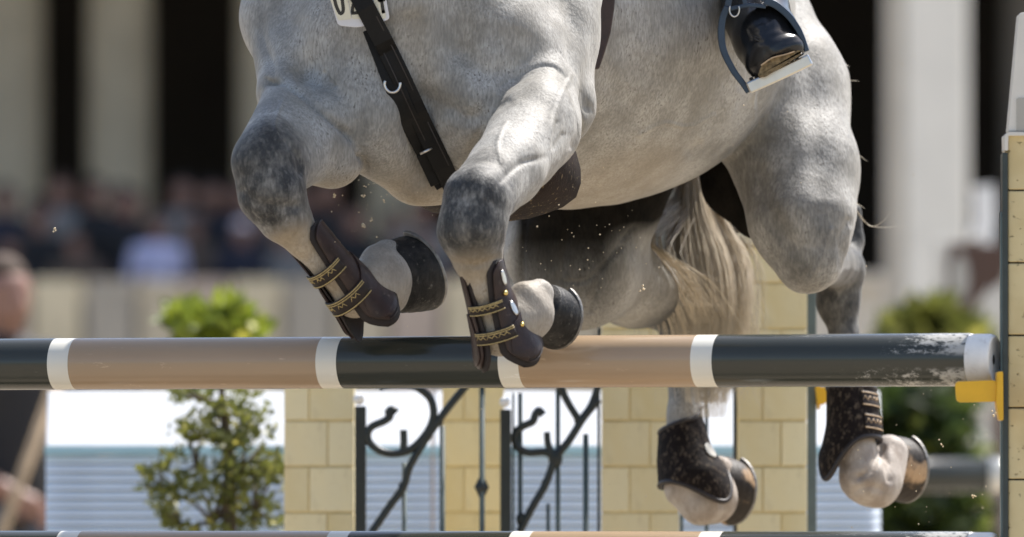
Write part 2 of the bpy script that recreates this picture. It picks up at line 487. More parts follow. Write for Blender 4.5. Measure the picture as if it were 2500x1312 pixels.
def build_horse():
    V, Q = sdf_mesh(HB, 0.006)
    V, Q = subdivide(V, Q)
    n = len(V); NN = normals(V, Q)
    u, v = proj(V)
    face = np.clip(-NN[:, 1] * 2.0, 0, 1)
    def groove(pts, wd, dep, y0, y1, smoothpts=True):
        p = [(q[0], q[1]) for q in bezier([Vector((a, b, 0)) for a, b in pts], 12)] if len(pts) > 2 else pts
        pu = [q[0] for q in p]; pv = [q[1] for q in p]; w3 = 3 * wd
        i = np.nonzero((u > min(pu) - w3) & (u < max(pu) + w3) & (v > min(pv) - w3) & (v < max(pv) + w3) & (V[:, 1] > y0) & (V[:, 1] < y1) & (face > 0))[0]
        g = np.exp(-(poly_dist(u[i], v[i], p) / wd) ** 2) * face[i]
        D[i] -= NN[i] * (dep * g)[:, None]
    D = np.zeros_like(V)
    # skin folds where the left forearm meets the shoulder
    for i, off in enumerate((0, 13, 25)):
        groove([(1222, 212 + off), (1262, 182 + off * .8), (1310, 163 + off * .7), (1352, 163 + off * .8), (1384, 190 + off)], 5, .0045 - i * .001, -.1, .35)
    groove([(1395, 215), (1412, 265), (1416, 320), (1400, 360)], 9, .007, -.1, .4)
    groove([(1240, 250), (1195, 300), (1150, 370)], 12, .004, -.1, .4)
    # breast and forearm folds
    groove([(655, 200), (720, 214), (780, 262), (850, 318), (878, 360), (898, 415)], 9, .011, -.15, .4)
    groove([(650, 192), (690, 200), (730, 226)], 4, .003, -.15, .4)
    for i in range(5):
        groove([(868 + i * 5, 362 + i * 6), (880 + i * 4, 395), (886 + i * 4, 425)], 3, .0025, -.15, .4)
    groove([(745, 168), (765, 215), (810, 275), (850, 318)], 28, .010, -.1, .4)
    groove([(792, 178), (802, 195), (815, 208)], 6, .004, -.1, .4)
    groove([(1100, 268), (1140, 290), (1180, 280), (1205, 255)], 26, .012, -.1, .5)
    groove([(1040, 250), (1020, 330), (1040, 420)], 46, .016, -.1, .6)
    groove([(640, 0), (640, 90), (660, 150), (668, 190)], 12, .006, -.1, .6)
    groove([(1385, 0), (1400, 80), (1408, 160), (1440, 260)], 22, .010, -.1, .6)
    groove([(1130, 130), (1180, 170), (1250, 180)], 30, .010, -.1, .6)
    groove([(1000, 60), (1010, 140), (1040, 250)], 34, .008, -.1, .6)
    groove([(720, 60), (735, 120), (745, 168)], 30, .007, -.1, .6)
    # forearm tendons and a vein
    groove([(1330, 385), (1270, 400), (1225, 440)], 9, .005, -.3, .3)
    groove([(1375, 330), (1350, 360), (1360, 300)], 7, .004, -.3, .3)
    groove([(1100, 640), (1160, 648), (1220, 632)], 10, .004, -.4, .1)
    groove([(700, 345), (728, 385), (735, 420)], 8, .004, -.3, .2)
    groove([(590, 470), (640, 500), (720, 505)], 14, .004, -.3, .2)
    groove([(1085, 600), (1150, 610), (1225, 590)], 16, .003, -.4, .1)
    for vein in ([(1400, 180), (1372, 230), (1350, 300), (1345, 360)], [(1235, 300), (1215, 350), (1222, 400)], [(690, 250), (672, 300), (680, 340)], [(1560, 330), (1620, 300), (1680, 310), (1740, 280)]):
        groove(vein, 5, -.0028, -.3, 1.9)
    # flank
    groove([(1885, 190), (1840, 255), (1785, 310), (1730, 352), (1690, 372)], 16, .009, .7, 1.8)
    groove([(1800, 230), (1770, 290), (1720, 340)], 16, -.006, .7, 1.8)
    for k in range(8):
        x0 = 1740 + k * 16
        groove([(x0, 90 + 14 * k), (x0 + 6, 140 + 12 * k), (x0 - 4, 190 + 10 * k)], 5, .0009, .7, 1.8)
    # thigh muscles
    groove([(1960, 60), (1985, 200), (2000, 380), (2010, 520)], 30, .006, .7, 1.9)
    groove([(1850, 420), (1880, 520), (1930, 600)], 24, .005, .7, 1.9)
    groove([(2070, 540), (2050, 600), (2060, 680)], 8, .004, .7, 1.9)
    groove([(2030, 560), (2000, 640), (1975, 690)], 6, -.003, .7, 1.9)
    groove([(2075, 560), (2062, 640), (2035, 700)], 5, -.003, .7, 1.9)
    # inner thigh creases
    groove([(1545, 555), (1480, 640), (1460, 700), (1440, 760)], 8, .006, 1.0, 2.2)
    groove([(1400, 500), (1380, 600), (1370, 680)], 10, .004, 1.0, 2.2)
    groove([(1290, 500), (1275, 600), (1280, 720)], 9, .005, 1.0, 2.2)
    groove([(1380, 690), (1440, 680), (1520, 600)], 6, .004, 1.0, 2.2)
    # hind pastern
    groove([(2153, 1094), (2140, 1124), (2122, 1150), (2096, 1166)], 9, .009, 1.3, 2.2)
    groove([(2150, 1100), (2164, 1130), (2172, 1172)], 9, .006, 1.3, 2.2)
    groove([(1758, 1130), (1770, 1180), (1762, 1232)], 9, .005, 1.3, 2.2)
    groove([(2090, 1200), (2120, 1190), (2150, 1196)], 10, .004, 1.3, 2.2)
    # soft unevenness all over
    D += NN * ((np.sin(u / 37.0 + 2 * np.sin(v / 61.0)) * np.sin(v / 43.0 + 1.7 * np.sin(u / 53.0))) * .0016)[:, None]
    V = V + D
    Z = V[:, 2]
    def ball(L):
        a = np.zeros(n)
        for (uu, vv, y, r, wgt) in L:
            p = np.array(P(uu, vv, y)); rr = r * S(y)
            d = np.linalg.norm(V - p, axis=1) / rr
            x = np.clip((1.65 - d) / 1.05, 0, 1); a = np.maximum(a, wgt * x * x * (3 - 2 * x))
        return a
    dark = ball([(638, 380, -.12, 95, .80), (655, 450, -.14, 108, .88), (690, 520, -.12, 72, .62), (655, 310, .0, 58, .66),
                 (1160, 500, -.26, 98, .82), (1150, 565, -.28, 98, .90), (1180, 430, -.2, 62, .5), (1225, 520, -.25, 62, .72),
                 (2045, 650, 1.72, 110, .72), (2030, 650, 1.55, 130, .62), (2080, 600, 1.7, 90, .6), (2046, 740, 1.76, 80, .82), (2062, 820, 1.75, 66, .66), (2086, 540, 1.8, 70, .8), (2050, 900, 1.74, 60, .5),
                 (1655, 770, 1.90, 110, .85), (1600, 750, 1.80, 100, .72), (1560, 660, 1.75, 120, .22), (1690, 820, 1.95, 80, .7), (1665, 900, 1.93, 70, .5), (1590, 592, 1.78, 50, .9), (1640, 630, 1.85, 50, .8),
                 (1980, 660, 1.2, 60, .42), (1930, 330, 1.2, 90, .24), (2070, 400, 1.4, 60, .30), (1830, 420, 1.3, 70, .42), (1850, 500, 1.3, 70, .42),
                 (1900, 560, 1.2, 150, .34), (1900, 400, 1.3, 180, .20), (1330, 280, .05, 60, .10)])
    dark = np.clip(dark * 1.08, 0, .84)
    def poly_mask(pts, soft, y0, y1):
        p = [(q.x, q.y) for q in bezier([Vector((a_, b_, 0)) for a_, b_ in pts + pts[:1]], len(pts) * 4)]
        us = [q[0] for q in p]; vs_ = [q[1] for q in p]
        i = np.nonzero((u > min(us) - 2 * soft) & (u < max(us) + 2 * soft) & (v > min(vs_) - 2 * soft) & (v < max(vs_) + 2 * soft) & (V[:, 1] > y0) & (V[:, 1] < y1))[0]
        ins_ = np.zeros(len(i), dtype=bool); uu, vv = u[i], v[i]
        for (a_, b_), (c_, d_) in zip(p[:-1], p[1:]):
            if b_ == d_: continue
            ins_ ^= ((b_ > vv) != (d_ > vv)) & (uu < (c_ - a_) * (vv - b_) / (d_ - b_) + a_)
        sd = poly_dist(uu, vv, p) * np.where(ins_, 1, -1)
        out_ = np.zeros(n); out_[i] = np.clip(sd / soft + .5, 0, 1); return out_
    # shade under the belly painted on the thighs' dark pigment, fading towards the hock
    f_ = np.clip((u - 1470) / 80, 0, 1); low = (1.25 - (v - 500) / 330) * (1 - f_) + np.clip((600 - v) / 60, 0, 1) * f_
    skin_shade = .97 * poly_mask([(1262, 380), (1690, 340), (1700, 430), (1680, 500), (1610, 552), (1540, 620), (1500, 840), (1270, 840)], 34, 1.30, 1.88) * np.clip(low, 0, 1)
    skin_shade = np.maximum(skin_shade, .98 * poly_mask([(1660, 300), (1760, 300), (1860, 402), (1880, 450), (1880, 520), (1870, 600), (1815, 600), (1750, 560), (1670, 500)], 10, 1.46, 1.72))
    dap = ball([(650, 430, -.1, 190, .9), (1160, 520, -.24, 170, .9), (1270, 350, .0, 190, .75), (1930, 480, 1.3, 360, .5), (2050, 750, 1.76, 180, .6),
                (1640, 760, 1.9, 180, .4), (690, 260, .1, 110, .55), (1030, 200, .2, 420, .24)])
    dap = np.maximum(dap, .18)
    warm_bounce = ball([(1000, 470, .25, 110, .55), (800, 450, .1, 70, .4), (720, 590, -.1, 55, .7), (1160, 655, -.25, 60, .65), (1500, 470, 1.0, 170, .35), (830, 720, -.03, 120, .6), (1200, 760, -.22, 130, .5), (1650, 380, 1.3, 60, .2)])  # light bounced off the sand, painted on as a warm tint
    pink = ball([(2120, 1150, 1.7, 130, .95), (1730, 1200, 1.86, 140, .9), (1700, 480, 2.0, 130, .8), (940, 690, .02, 75, .35), (1300, 770, -.17, 80, .25)])
    np_mesh('body', V, Q, coat_material(), horse, dict(dark=dark, warm_bounce=warm_bounce, pink=pink, dapple=dap, skin_shade=skin_shade))
build_horse()

M_HOOF = None
def hoof_material():
    m, nt, b = new_mat('dark_hoof')
    a = noise(nt, 40, 5, 0.65); l = noise(nt, 25, 4, 0.6, stretch=(1, 1, 1))
    c = mixc(nt, ramp(nt, a, 0.35, 0.7), (0.007, 0.007, 0.007), (0.026, 0.024, 0.022))
    sp = noise(nt, 75, 6, 0.75, stretch=(1, 1, .5))
    c = mixc(nt, math_n(nt, 'MULTIPLY', ramp(nt, sp, 0.56, 0.70), 0.55), c, (0.26, 0.235, 0.20))
    nt.links.new(c, b.inputs['Base Color']); b.inputs['Roughness'].default_value = 0.55; b.inputs['Specular IOR Level'].default_value = .25
    bump(nt, b, a, 0.6, 0.005)
    return m
def hind_hoof_material(name='sandy_hoof', lo=.46, hi=.60):
    m, nt, b = new_mat(name)
    a = noise(nt, 13, 3, 0.5); s2 = noise(nt, 90, 5, 0.7)
    c = mixc(nt, ramp(nt, a, lo, hi), (0.030, 0.024, 0.019), (0.46, 0.31, 0.18))
    c = mixc(nt, math_n(nt, 'MULTIPLY', ramp(nt, s2, 0.5, 0.7), 0.6), c, (0.06, 0.05, 0.04))
    nt.links.new(c, b.inputs['Base Color']); b.inputs['Roughness'].default_value = 0.55; b.inputs['Specular IOR Level'].default_value = .25
    bump(nt, b, s2, 0.4, 0.003)
    return m
M_HOOF = hoof_material(); M_HOOF2 = hind_hoof_material('sandy_hoof', .43, .56); M_HOOF3 = hind_hoof_material('dark_sandy_hoof', .56, .68)
M_SHOE = simple('worn_steel', (0.20, 0.19, 0.175), 0.5, 0.3, 60, metal=0.6, dirt=(0.22, 0.19, 0.15), bump_s=0.3)

def hoof(u, v, y, n, toe, rad, m, wall=.07, r0=.80, slope=.008):
    C1 = P(u, v, y); n = Vector(n).normalized(); toe = Vector(toe); toe = (toe - n * toe.dot(n)).normalized(); sd = n.cross(toe)
    C0 = C1 - n * wall
    vs, fs = [], []; K, J = 40, 17
    for j in range(J):
        t = j / (J - 1); c = (C0 - toe * slope).lerp(C1, t); r = rad * (r0 + (1 - r0) * t) * (1 + .03 * math.sin(t * 3.1) + .006 * math.sin(t * 26))
        for k in range(K):
            an = 2 * math.pi * k / K; ca, sa = math.cos(an), math.sin(an)
            x = ca * (1.0 if ca > 0 else .86); yy = sa * .93
            lift = n * (-.030 * ca * (1 - t) if ca < 0 else -.010 * ca * (1 - t))
            vs.append(c + toe * x * r + sd * yy * r + lift + toe * (-.004) * (1 - t))
    for j in range(J - 1):
        for k in range(K):
            k2 = (k + 1) % K
            fs.append((j * K + k, j * K + k2, (j + 1) * K + k2, (j + 1) * K + k))
    fs.append(list(range(K))[::-1])
    vs.append(C1 - n * .012); q = len(vs) - 1
    for k in range(K): fs.append(((J - 1) * K + k, (J - 1) * K + (k + 1) % K, q))
    ho = MB(); ho.add(vs, fs); h = ho.build('hoof', m, horse, smooth=True)
    # shoe: an open U under the wall
    pts = []
    for k in range(31):
        an = R(-158 + 316 * k / 30); ca, sa = math.cos(an), math.sin(an)
        p = C1 + n * .004 + toe * (ca * (1.0 if ca > 0 else .98)) * (rad - .0085) + sd * sa * (.93 * rad - .0085)
        pts.append(p)
    sh = MB(); sh.tube(pts, [.0055] * 31, 8, True, flat=1.9, up=tuple(n))
    vs = []
    s2 = MB()
    w_ = .0095; th = .0042
    for k, p in enumerate(pts):
        a = pts[max(k - 1, 0)]; b_ = pts[min(k + 1, 30)]; t_ = (b_ - a).normalized(); o_ = n.cross(t_)
        vs += [p + o_ * w_ - n * th, p + o_ * w_ + n * th, p - o_ * w_ + n * th, p - o_ * w_ - n * th]
    fs = [[0, 1, 2, 3], [123, 122, 121, 120]]
    for k in range(30):
        for e in range(4): fs.append((k * 4 + e, k * 4 + (e + 1) % 4, k * 4 + 4 + (e + 1) % 4, k * 4 + 4 + e))
    s2.add(vs, fs); s2.build('horseshoe', M_SHOE, h if False else horse, smooth=False, bevel=.002)
    return C0, C1
hoof(1011, 662, .10, (.67, .63, .39), (.5, 0, -.865), .083, M_HOOF, wall=.078, r0=.80, slope=.012)
hoof(1357, 773, -.10, (.565, .82, -.07), (-.13, 0, -.99), .0625, M_HOOF, wall=.066, r0=.80, slope=.012)
hoof(1785, 1197, 1.95, (.70, .71, -.08), (.116, 0, -.99), .0735, M_HOOF2, wall=.066, r0=.80, slope=.012)
hoof(2205, 1143, 1.82, (.70, .71, 0), (.06, 0, -1), .0725, M_HOOF3, wall=.066, r0=.80, slope=.012)

# ---- tail: many strands, each a thin tapering tube
def hair_material(name, c0, c1, c2):
    m, nt, b = new_mat(name)
    r = attr(nt, 'rnd'); t = attr(nt, 'along')
    c = mixc(nt, r, c0, c1)
    c = mixc(nt, math_n(nt, 'MULTIPLY', t, 0.75, True), c, c2)
    nt.links.new(c, b.inputs['Base Color']); b.inputs['Roughness'].default_value = 0.45
    return m
M_TAIL = hair_material('tail_hair', (0.085, 0.062, 0.040), (0.66, 0.545, 0.38), (0.74, 0.66, 0.53))

def strands(name, paths, m, parent):
    """paths: list of (points, radius, rnd)"""
    V, F, A, B = [], [], [], []
    for pts, r, rd in paths:
        n = len(pts); base = len(V)
        for i, p in enumerate(pts):
            a = pts[max(i - 1, 0)]; b = pts[min(i + 1, n - 1)]
            t = (b - a).normalized(); x = t.cross(Vector((.3, 1, .1))).normalized(); y = t.cross(x)
            rr = r * (1 - 0.75 * (i / (n - 1)) ** 2)
            for k in range(3):
                an = 2.094 * k
                V.append(p + x * math.cos(an) * rr + y * math.sin(an) * rr); A.append(rd); B.append(i / (n - 1))
        for i in range(n - 1):
            for k in range(3):
                k2 = (k + 1) % 3
                F.append((base + i * 3 + k, base + i * 3 + k2, base + i * 3 + 3 + k2, base + i * 3 + 3 + k))
    return np_mesh(name, np.array([tuple(p) for p in V]), np.array(F), m, parent, dict(rnd=np.array(A), along=np.array(B)))

def tail():
    paths = []
    rows = [(1690, 425, 20), (1700, 535, 48), (1722, 640, 74), (1738, 760, 70), (1738, 880, 58), (1734, 970, 48), (1730, 1055, 36)]
    for lock in range(90):
        le = max(-1, min(1, random.gauss(0, .40))); lw = random.gauss(0, 7); lp = random.uniform(0, 6); ld = random.uniform(-1, 1)
        lc = .30 + .55 * (.5 + .5 * math.tanh(le * 3)) + random.gauss(0, .14); lL = random.uniform(.66, 1.0)
        flare = random.uniform(-.1, .6) if random.random() < .25 else random.uniform(-.2, .2)
        for i in range(58):
            e = le + random.gauss(0, .075); d = ld + random.gauss(0, .25)
            L = lL * random.uniform(.85, 1.0)
            w1, ph = lw + random.gauss(0, 2), lp + random.gauss(0, .3)
            pts = []
            for j, (cu, cv, hw) in enumerate(rows):
                f = 1 + flare * (j / 6) ** 2
                pts.append(P(cu + e * 1.45 * hw * f + w1 * math.sin(ph + j * 1.0) * (j / 6), cv + random.gauss(0, 2), 1.93 - .12 * min(1, j / 3) + .045 * d * (hw / 90)))
            bz = bezier(pts, 14)
            bz = bz[:max(4, int(15 * L))]
            paths.append((bz, random.uniform(.00032, .00065), min(1, max(0, random.gauss(lc, .14)))))
    for i in range(170):                          # locks blown across the right thigh
        e = random.gauss(0, 1); lo = random.random()
        e *= 1.5; g_ = random.gauss(0, 14)
        pts = [P(1665 + 10 * e, 500 + random.gauss(0, 14), 1.93), P(1570 + 22 * e - 20 * lo, 560 + 16 * e, 1.66), P(1610 + 36 * e, 640 + 12 * e, 1.68),
               P(1680 + 26 * e + g_, 760, 1.76), P(1712 + 30 * e + 1.6 * g_, 870, 1.79), P(1730 + 34 * e + 2.2 * g_, 910 + 80 * lo, 1.80)]
        paths.append((bezier(pts, 12), random.uniform(.0005, .001), random.random() * .8))
    for i in range(150):                          # fly-away hair
        s = random.uniform(0, 1)
        a = (1770 + 80 * random.random(), 540 + 300 * s)
        pts = [P(a[0] - 70, a[1] - 60, 1.97), P(*a, 1.97), P(a[0] + random.uniform(-10, 30), a[1] + 90, 1.95), P(a[0] + random.uniform(-40, 30), a[1] + 180, 1.94)]
        paths.append((bezier(pts, 10), .0005, random.random()))
    for (pp) in ([(2046, 155), (2075, 162)], [(2050, 178), (2072, 190)], [(2056, 202), (2098, 198)], [(2090, 370), (2118, 395)],
                 [(2085, 488), (2112, 545), (2150, 556), (2208, 552)], [(2088, 492), (2120, 550), (2150, 545), (2172, 520)], [(2086, 490), (2112, 510)]):
        pts = [P(a - (0 if i else 12), b, 1.55) for i, (a, b) in enumerate(pp)]
        if len(pts) == 2: pts = [pts[0], pts[0].lerp(pts[1], .5) + Vector((0, 0, .002)), pts[1]]
        paths.append((bezier(pts, 8), .0007, .8))
    strands('tail', paths, M_TAIL, horse)
tail()

# ------------------------------------------------------------------ leather, metal and paint
M_BROWN = simple('brown_leather', (0.030, 0.0165, 0.0135), 0.42, 0.25, 40, bump_s=0.35, bump_scale=120, spec=.35, dirt=(0.14, 0.11, 0.085), dirt_amt=(0.60, 0.80), dirt_scale=70)
M_LINING = simple('brown_lining', (0.015, 0.0095, 0.008), 0.75, 0.2, 50, bump_s=0.2)
M_ELASTIC = simple('strap_elastic', (0.017, 0.010, 0.007), 0.7, 0.2, 200)
M_GOLD = simple('gold_stitching', (0.40, 0.30, 0.125), 0.6, 0.25, 200)
M_BLACK = simple('black_leather', (0.0035, 0.0034, 0.0032), 0.55, 0.25, 60, bump_s=0.25, bump_scale=140, spec=.25)
M_BOOTBLK = simple('polished_black_leather', (0.010, 0.010, 0.011), 0.24, 0.25, 30, bump_s=0.12, bump_scale=50, dirt=(0.30, 0.26, 0.2), dirt_amt=(0.74, 0.78), dirt_scale=95)
M_SOLE = simple('sandy_sole', (0.17, 0.125, 0.065), 0.9, 0.5, 120, bump_s=0.8, bump_scale=160)
M_STEEL = simple('brushed_steel', (0.62, 0.60, 0.57), 0.28, 0.08, 20, metal=0.9)
M_BRASS = simple('brass_stud', (0.70, 0.52, 0.18), 0.25, 0.1, 20, metal=1.0)
M_NAVY = simple('anodised_navy', (0.035, 0.055, 0.085), 0.35, 0.12, 30, metal=0.35, bump_s=0.05)

def sandy(name, col, sand, amt=(0.56, 0.66), rough=0.75):
    m, nt, b = new_mat(name)
    n1 = noise(nt, 130, 4, 0.7, stretch=(1, 1, .55)); n2 = noise(nt, 18, 4, 0.6)
    c = mixc(nt, ramp(nt, n2, 0.3, 0.7), tuple(x * .7 for x in col), tuple(x * 1.3 for x in col))
    f = math_n(nt, 'MULTIPLY', ramp(nt, n1, *amt), ramp(nt, n2, 0.25, 0.50))
    c = mixc(nt, math_n(nt, 'MULTIPLY', f, 0.8), c, sand)
    nt.links.new(c, b.inputs['Base Color']); b.inputs['Roughness'].default_value = rough; b.inputs['Specular IOR Level'].default_value = .15
    bump(nt, b, n1, 0.5, 0.003)
    return m
M_GUARD = sandy('sandy_brown_leather', (0.016, 0.010, 0.008), (0.24, 0.18, 0.10), (0.60, 0.67))
M_HINDBOOT = sandy('muddy_boot', (0.011, 0.0075, 0.0065), (0.15, 0.115, 0.08), (0.50, 0.70))
M_BINDING = simple('boot_binding', (0.016, 0.011, 0.010), 0.5, 0.2, 60)

class Limb:
    """a frame round a cannon bone: axis points with radii, phi = 0 facing front"""
    def __init__(self, pts, front, side):
        self.c = [P(u, v, y) for u, v, y, r in pts]; self.r = [r * S(y) for u, v, y, r in pts]
        self.A = (self.c[-1] - self.c[0]).normalized()
        F = Vector(front); self.F = (F - self.A * F.dot(self.A)).normalized()
        Sd = self.A.cross(self.F)
        self.Sd = Sd if Sd.dot(Vector(side)) > 0 else -Sd
        self.L = [0.0]
        for a, b in zip(self.c[:-1], self.c[1:]): self.L.append(self.L[-1] + (b - a).length)
    def at(self, t, phi, off=0.0):
        d = t * self.L[-1]
        n = len(self.c)
        k = 0
        while k < n - 2 and d > self.L[k + 1]: k += 1
        f = (d - self.L[k]) / (self.L[k + 1] - self.L[k])
        c = self.c[k].lerp(self.c[k + 1], f) if 0 <= f <= 1 else self.c[k] + (self.c[k + 1] - self.c[k]) * f
        r = self.r[k] + (self.r[k + 1] - self.r[k]) * min(max(f, 0), 1.0)
        a = R(phi)
        return c + (self.F * math.cos(a) + self.Sd * math.sin(a)) * (r + off)
    def sheet(self, p0, p1, t0, t1, off=0.0, nu=26, nv=16):
        """surface between phi p0..p1 (numbers or functions of the share 0..1 down the sheet); t0, t1 functions of phi"""
        q0 = p0 if callable(p0) else (lambda a: p0)
        q1 = p1 if callable(p1) else (lambda a: p1)
        vs, fs = [], []
        for i in range(nu + 1):
            for j in range(nv + 1):
                a = j / nv
                ph = q0(a) + (q1(a) - q0(a)) * i / nu
                t = t0(ph) + (t1(ph) - t0(ph)) * a
                o = off(t, ph) if callable(off) else off
                vs.append(self.at(t, ph, o))
        for i in range(nu):
            for j in range(nv):
                fs.append((i * (nv + 1) + j, i * (nv + 1) + j + 1, (i + 1) * (nv + 1) + j + 1, (i + 1) * (nv + 1) + j))
        return MB().add(vs, fs)
    def band(self, p0, p1, tc, hw, off, n=24):
        return self.sheet(p0, p1, lambda p: tc(p) - hw, lambda p: tc(p) + hw, off, n, 2)
    def line(self, p0, p1, tc, off, rad, n=24):
        return MB().tube([self.at(tc(p0 + (p1 - p0) * i / n), p0 + (p1 - p0) * i / n, off) for i in range(n + 1)], rad, 6)

def bell(x, c, w):
    return math.exp(-((x - c) / w) ** 2)

def front_boot(L, label, lo, hi, lobes, straps, studs=(), plates=()):
    """lo / hi: phi of the two front edges (lo on the left, hi on the right), shell goes round the back"""
    root = empty('tendon_boot', L.at(1.0, 180), label, 'horse boot', 'open fronted boots on the forelegs')
    top = lambda p: -.02 + .10 * bell(p, 180, 70)
    bot = lambda p: 1.0 + lobes[0] * bell(p, hi + 42, 50) + lobes[1] * bell(p, 360 + lo - 36, 50) - .06 * bell(p, 180, 50)
    swell = lambda t, p: .004 + .006 * bell(t, 1.1, .22)
    # the front edges: open at the top, closing over the shin, rounded off at both ends
    fr = lambda a: 30 * (1 - a) ** 2 + 34 * max(0, a - .86) ** 2 / .0196 + 26 * max(0, .10 - a) ** 2 / .01
    ln = L.sheet(lambda a: hi - 15 + fr(a), lambda a: 360 + lo + 13 - .5 * fr(a), lambda p: top(p) + .01, lambda p: bot(p) + .035, lambda t, p: swell(t, p) - .003, 40, 30)
    ln.build('lining', M_LINING, root, smooth=True, solid=.003)
    sh = L.sheet(lambda a: hi + fr(a), lambda a: 360 + lo - .5 * fr(a), lambda p: top(p) + .03, lambda p: bot(p) - .02, lambda t, p: swell(t, p) + .002, 44, 40)
    s_ = sh.build('shell', M_BROWN, root, smooth=True, solid=.004, bevel=.0012)
    # raised overlay and its stitched edge
    ov = L.sheet(lambda a: hi + 7 + .9 * fr(a), lambda a: 360 + lo - 7 - .5 * fr(a), lambda p: .55 + .10 * math.sin(R(p * 2)), lambda p: bot(p) - .06, lambda t, p: swell(t, p) + .0065, 40, 30)
    ov.build('overlay', M_BROWN, root, smooth=True, solid=.0025, bevel=.001)
    for off_t in (.035, .06):
        L.line(hi + 30, hi + 95, lambda p: bot(p) - off_t, swell(1.0, 0) + .0085, .0009, 30).build('stitching', M_BINDING, root, smooth=True)
    for t, slope, w_, p0, p1 in straps:
        tc = lambda p, t=t, slope=slope: t + slope * (p - (lo + hi) / 2) / 100.0
        st = L.band(p0, p1, tc, w_, .0115, 30).build('strap', M_ELASTIC, root, smooth=True, solid=.003)
        for e in (-.82, -.55, .82):
            L.line(p0, p1, lambda p: tc(p) + e * w_, .0148, .0011, 30).build('strap_piping', M_GOLD, st, smooth=True) if False else _sub(L.line(p0, p1, lambda p: tc(p) + e * w_, .0148, .0012, 30), 'strap_piping', M_GOLD, st)
        for q in (.16, .44, .72):
            ph = p0 + (p1 - p0) * q
            leaf = MB()
            for sg in (-1, 1):
                a = L.at(tc(ph) + .02 * w_, ph, .0152); b_ = L.at(tc(ph) - .38 * w_ , ph + sg * 6, .0152); c_ = L.at(tc(ph) + .15 * w_, ph + sg * 11, .0152)
                leaf.tube([a, b_, c_], [.0009, .0016, .0004], 5)
            _sub(leaf, 'strap_motif', M_GOLD, st)
    for t, ph in studs:
        p = L.at(t, ph, .011); nrm = (p - L.at(t, ph, 0)).normalized()
        MB().tube([p, p + nrm * .004, p + nrm * .006], [.005, .005, .002], 12).build('stud', M_BRASS, root, smooth=True)
    for t, ph, hw, ht in plates:
        L.sheet(ph - hw, ph + hw, lambda p: t - ht * (1 - ((p - ph) / hw) ** 4) , lambda p: t + ht * (1 - ((p - ph) / hw) ** 4), .0105, 12, 8).build('metal_plate', M_STEEL, root, smooth=True, solid=.002)
    return root

def _sub(mb, name, m, parent):
    return mb.build(name, m, parent, smooth=True)

L1 = Limb([(733, 562, -.085, 45), (800, 642, -.06, 43), (866, 720, -.025, 53), (902, 762, -.01, 58)], (-.34, -.9, -.22), (.75, 0, .66))
front_boot(L1, 'brown leather boot with gold straps on the left foreleg in the picture', -62, 16, (.12, .16),
           [(.42, -.02, .065, -68, 52), (.735, -.02, .075, -66, 58)])
L2 = Limb([(1172, 640, -.245, 44), (1192, 720, -.225, 46), (1224, 810, -.205, 59), (1238, 850, -.195, 65)], (-.16, -1, 0), (1, 0, 0))
front_boot(L2, 'brown leather boot with metal plates on the right foreleg in the picture, touching the pole', -40, 8, (.17, .13),
           [(.45, 0, .055, -50, 34), (.76, 0, .07, -48, 36)], studs=[(.36, 50), (.74, 56)], plates=[(.20, 60, 7, .085), (.55, 57, 7, .08)])

def hind_boot(L, label, lo, hi, bot, top, binding_off, straps=None, badge=None):
    root = empty('fetlock_boot', L.at(1.0, 0), label, 'horse boot', 'muddy boots on the hind legs')
    sw = lambda t, p: .004 + .007 * bell(t, .95, .35)
    L.sheet(lo, hi, top, bot, sw, 48, 24).build('shell', M_HINDBOOT, root, smooth=True, solid=.006, bevel=.002)
    n = 60
    for nm, fn in (('top_binding', top), ('bottom_binding', bot)):
        pts = [L.at(fn(lo + (hi - lo) * i / n), lo + (hi - lo) * i / n, sw(fn(lo + (hi - lo) * i / n), 0) + .003) for i in range(n + 1)]
        MB().tube(pts, .0055, 8).build(nm, M_BINDING, root, smooth=True)
    if straps:
        for t0, t1, p0, p1 in straps:
            st = L.sheet(p0, p1, lambda p: t0, lambda p: t1, lambda t, p: sw(t, p) + .006, 16, 4).build('strap', M_ELASTIC, root, smooth=True, solid=.003)
            for t in (t0 + .012, t1 - .012):
                _sub(L.line(p0, p1, lambda p: t, sw(t, 0) + .0095, .0013, 16), 'strap_piping', M_PALE, st)
            for q in (.25, .7):
                ph = p0 + (p1 - p0) * q; tm = (t0 + t1) / 2
                lf = MB()
                for sg in (-1, 1):
                    lf.tube([L.at(tm + .02, ph, sw(tm, 0) + .0095), L.at(tm - .03, ph + sg * 6, sw(tm, 0) + .0095), L.at(tm + .015, ph + sg * 11, sw(tm, 0) + .0095)], [.0008, .0015, .0005], 5)
                _sub(lf, 'strap_motif', M_PALE, st)
    if badge:
        t, ph = badge
        L.sheet(ph - 13, ph + 13, lambda p: t - .10 * math.sqrt(max(0, 1 - ((p - ph) / 13.01) ** 2)), lambda p: t + .10 * math.sqrt(max(0, 1 - ((p - ph) / 13.01) ** 2)), .0125, 14, 8).build('badge', M_PALEB, root, smooth=True, solid=.0015)
    return root
M_PALE = simple('tan_stitching', (0.50, 0.36, 0.22), 0.6, 0.2, 100)
M_PALEB = simple('pale_badge', (0.45, 0.43, 0.38), 0.5, 0.15, 60)
L3 = Limb([(1662, 1042, 1.895, 46), (1670, 1110, 1.88, 58), (1690, 1170, 1.865, 72), (1726, 1238, 1.86, 62)], (-.1, -1, 0), (1, 0, 0))
hind_boot(L3, 'muddy dark boot with a pale badge on the left hind leg below the pole', -150, 150,
          lambda p: .60 + .46 * bell(p, 38, 48), lambda p: 0.0 - .16 * bell(p, 95, 28), 0, badge=(.42, 62))
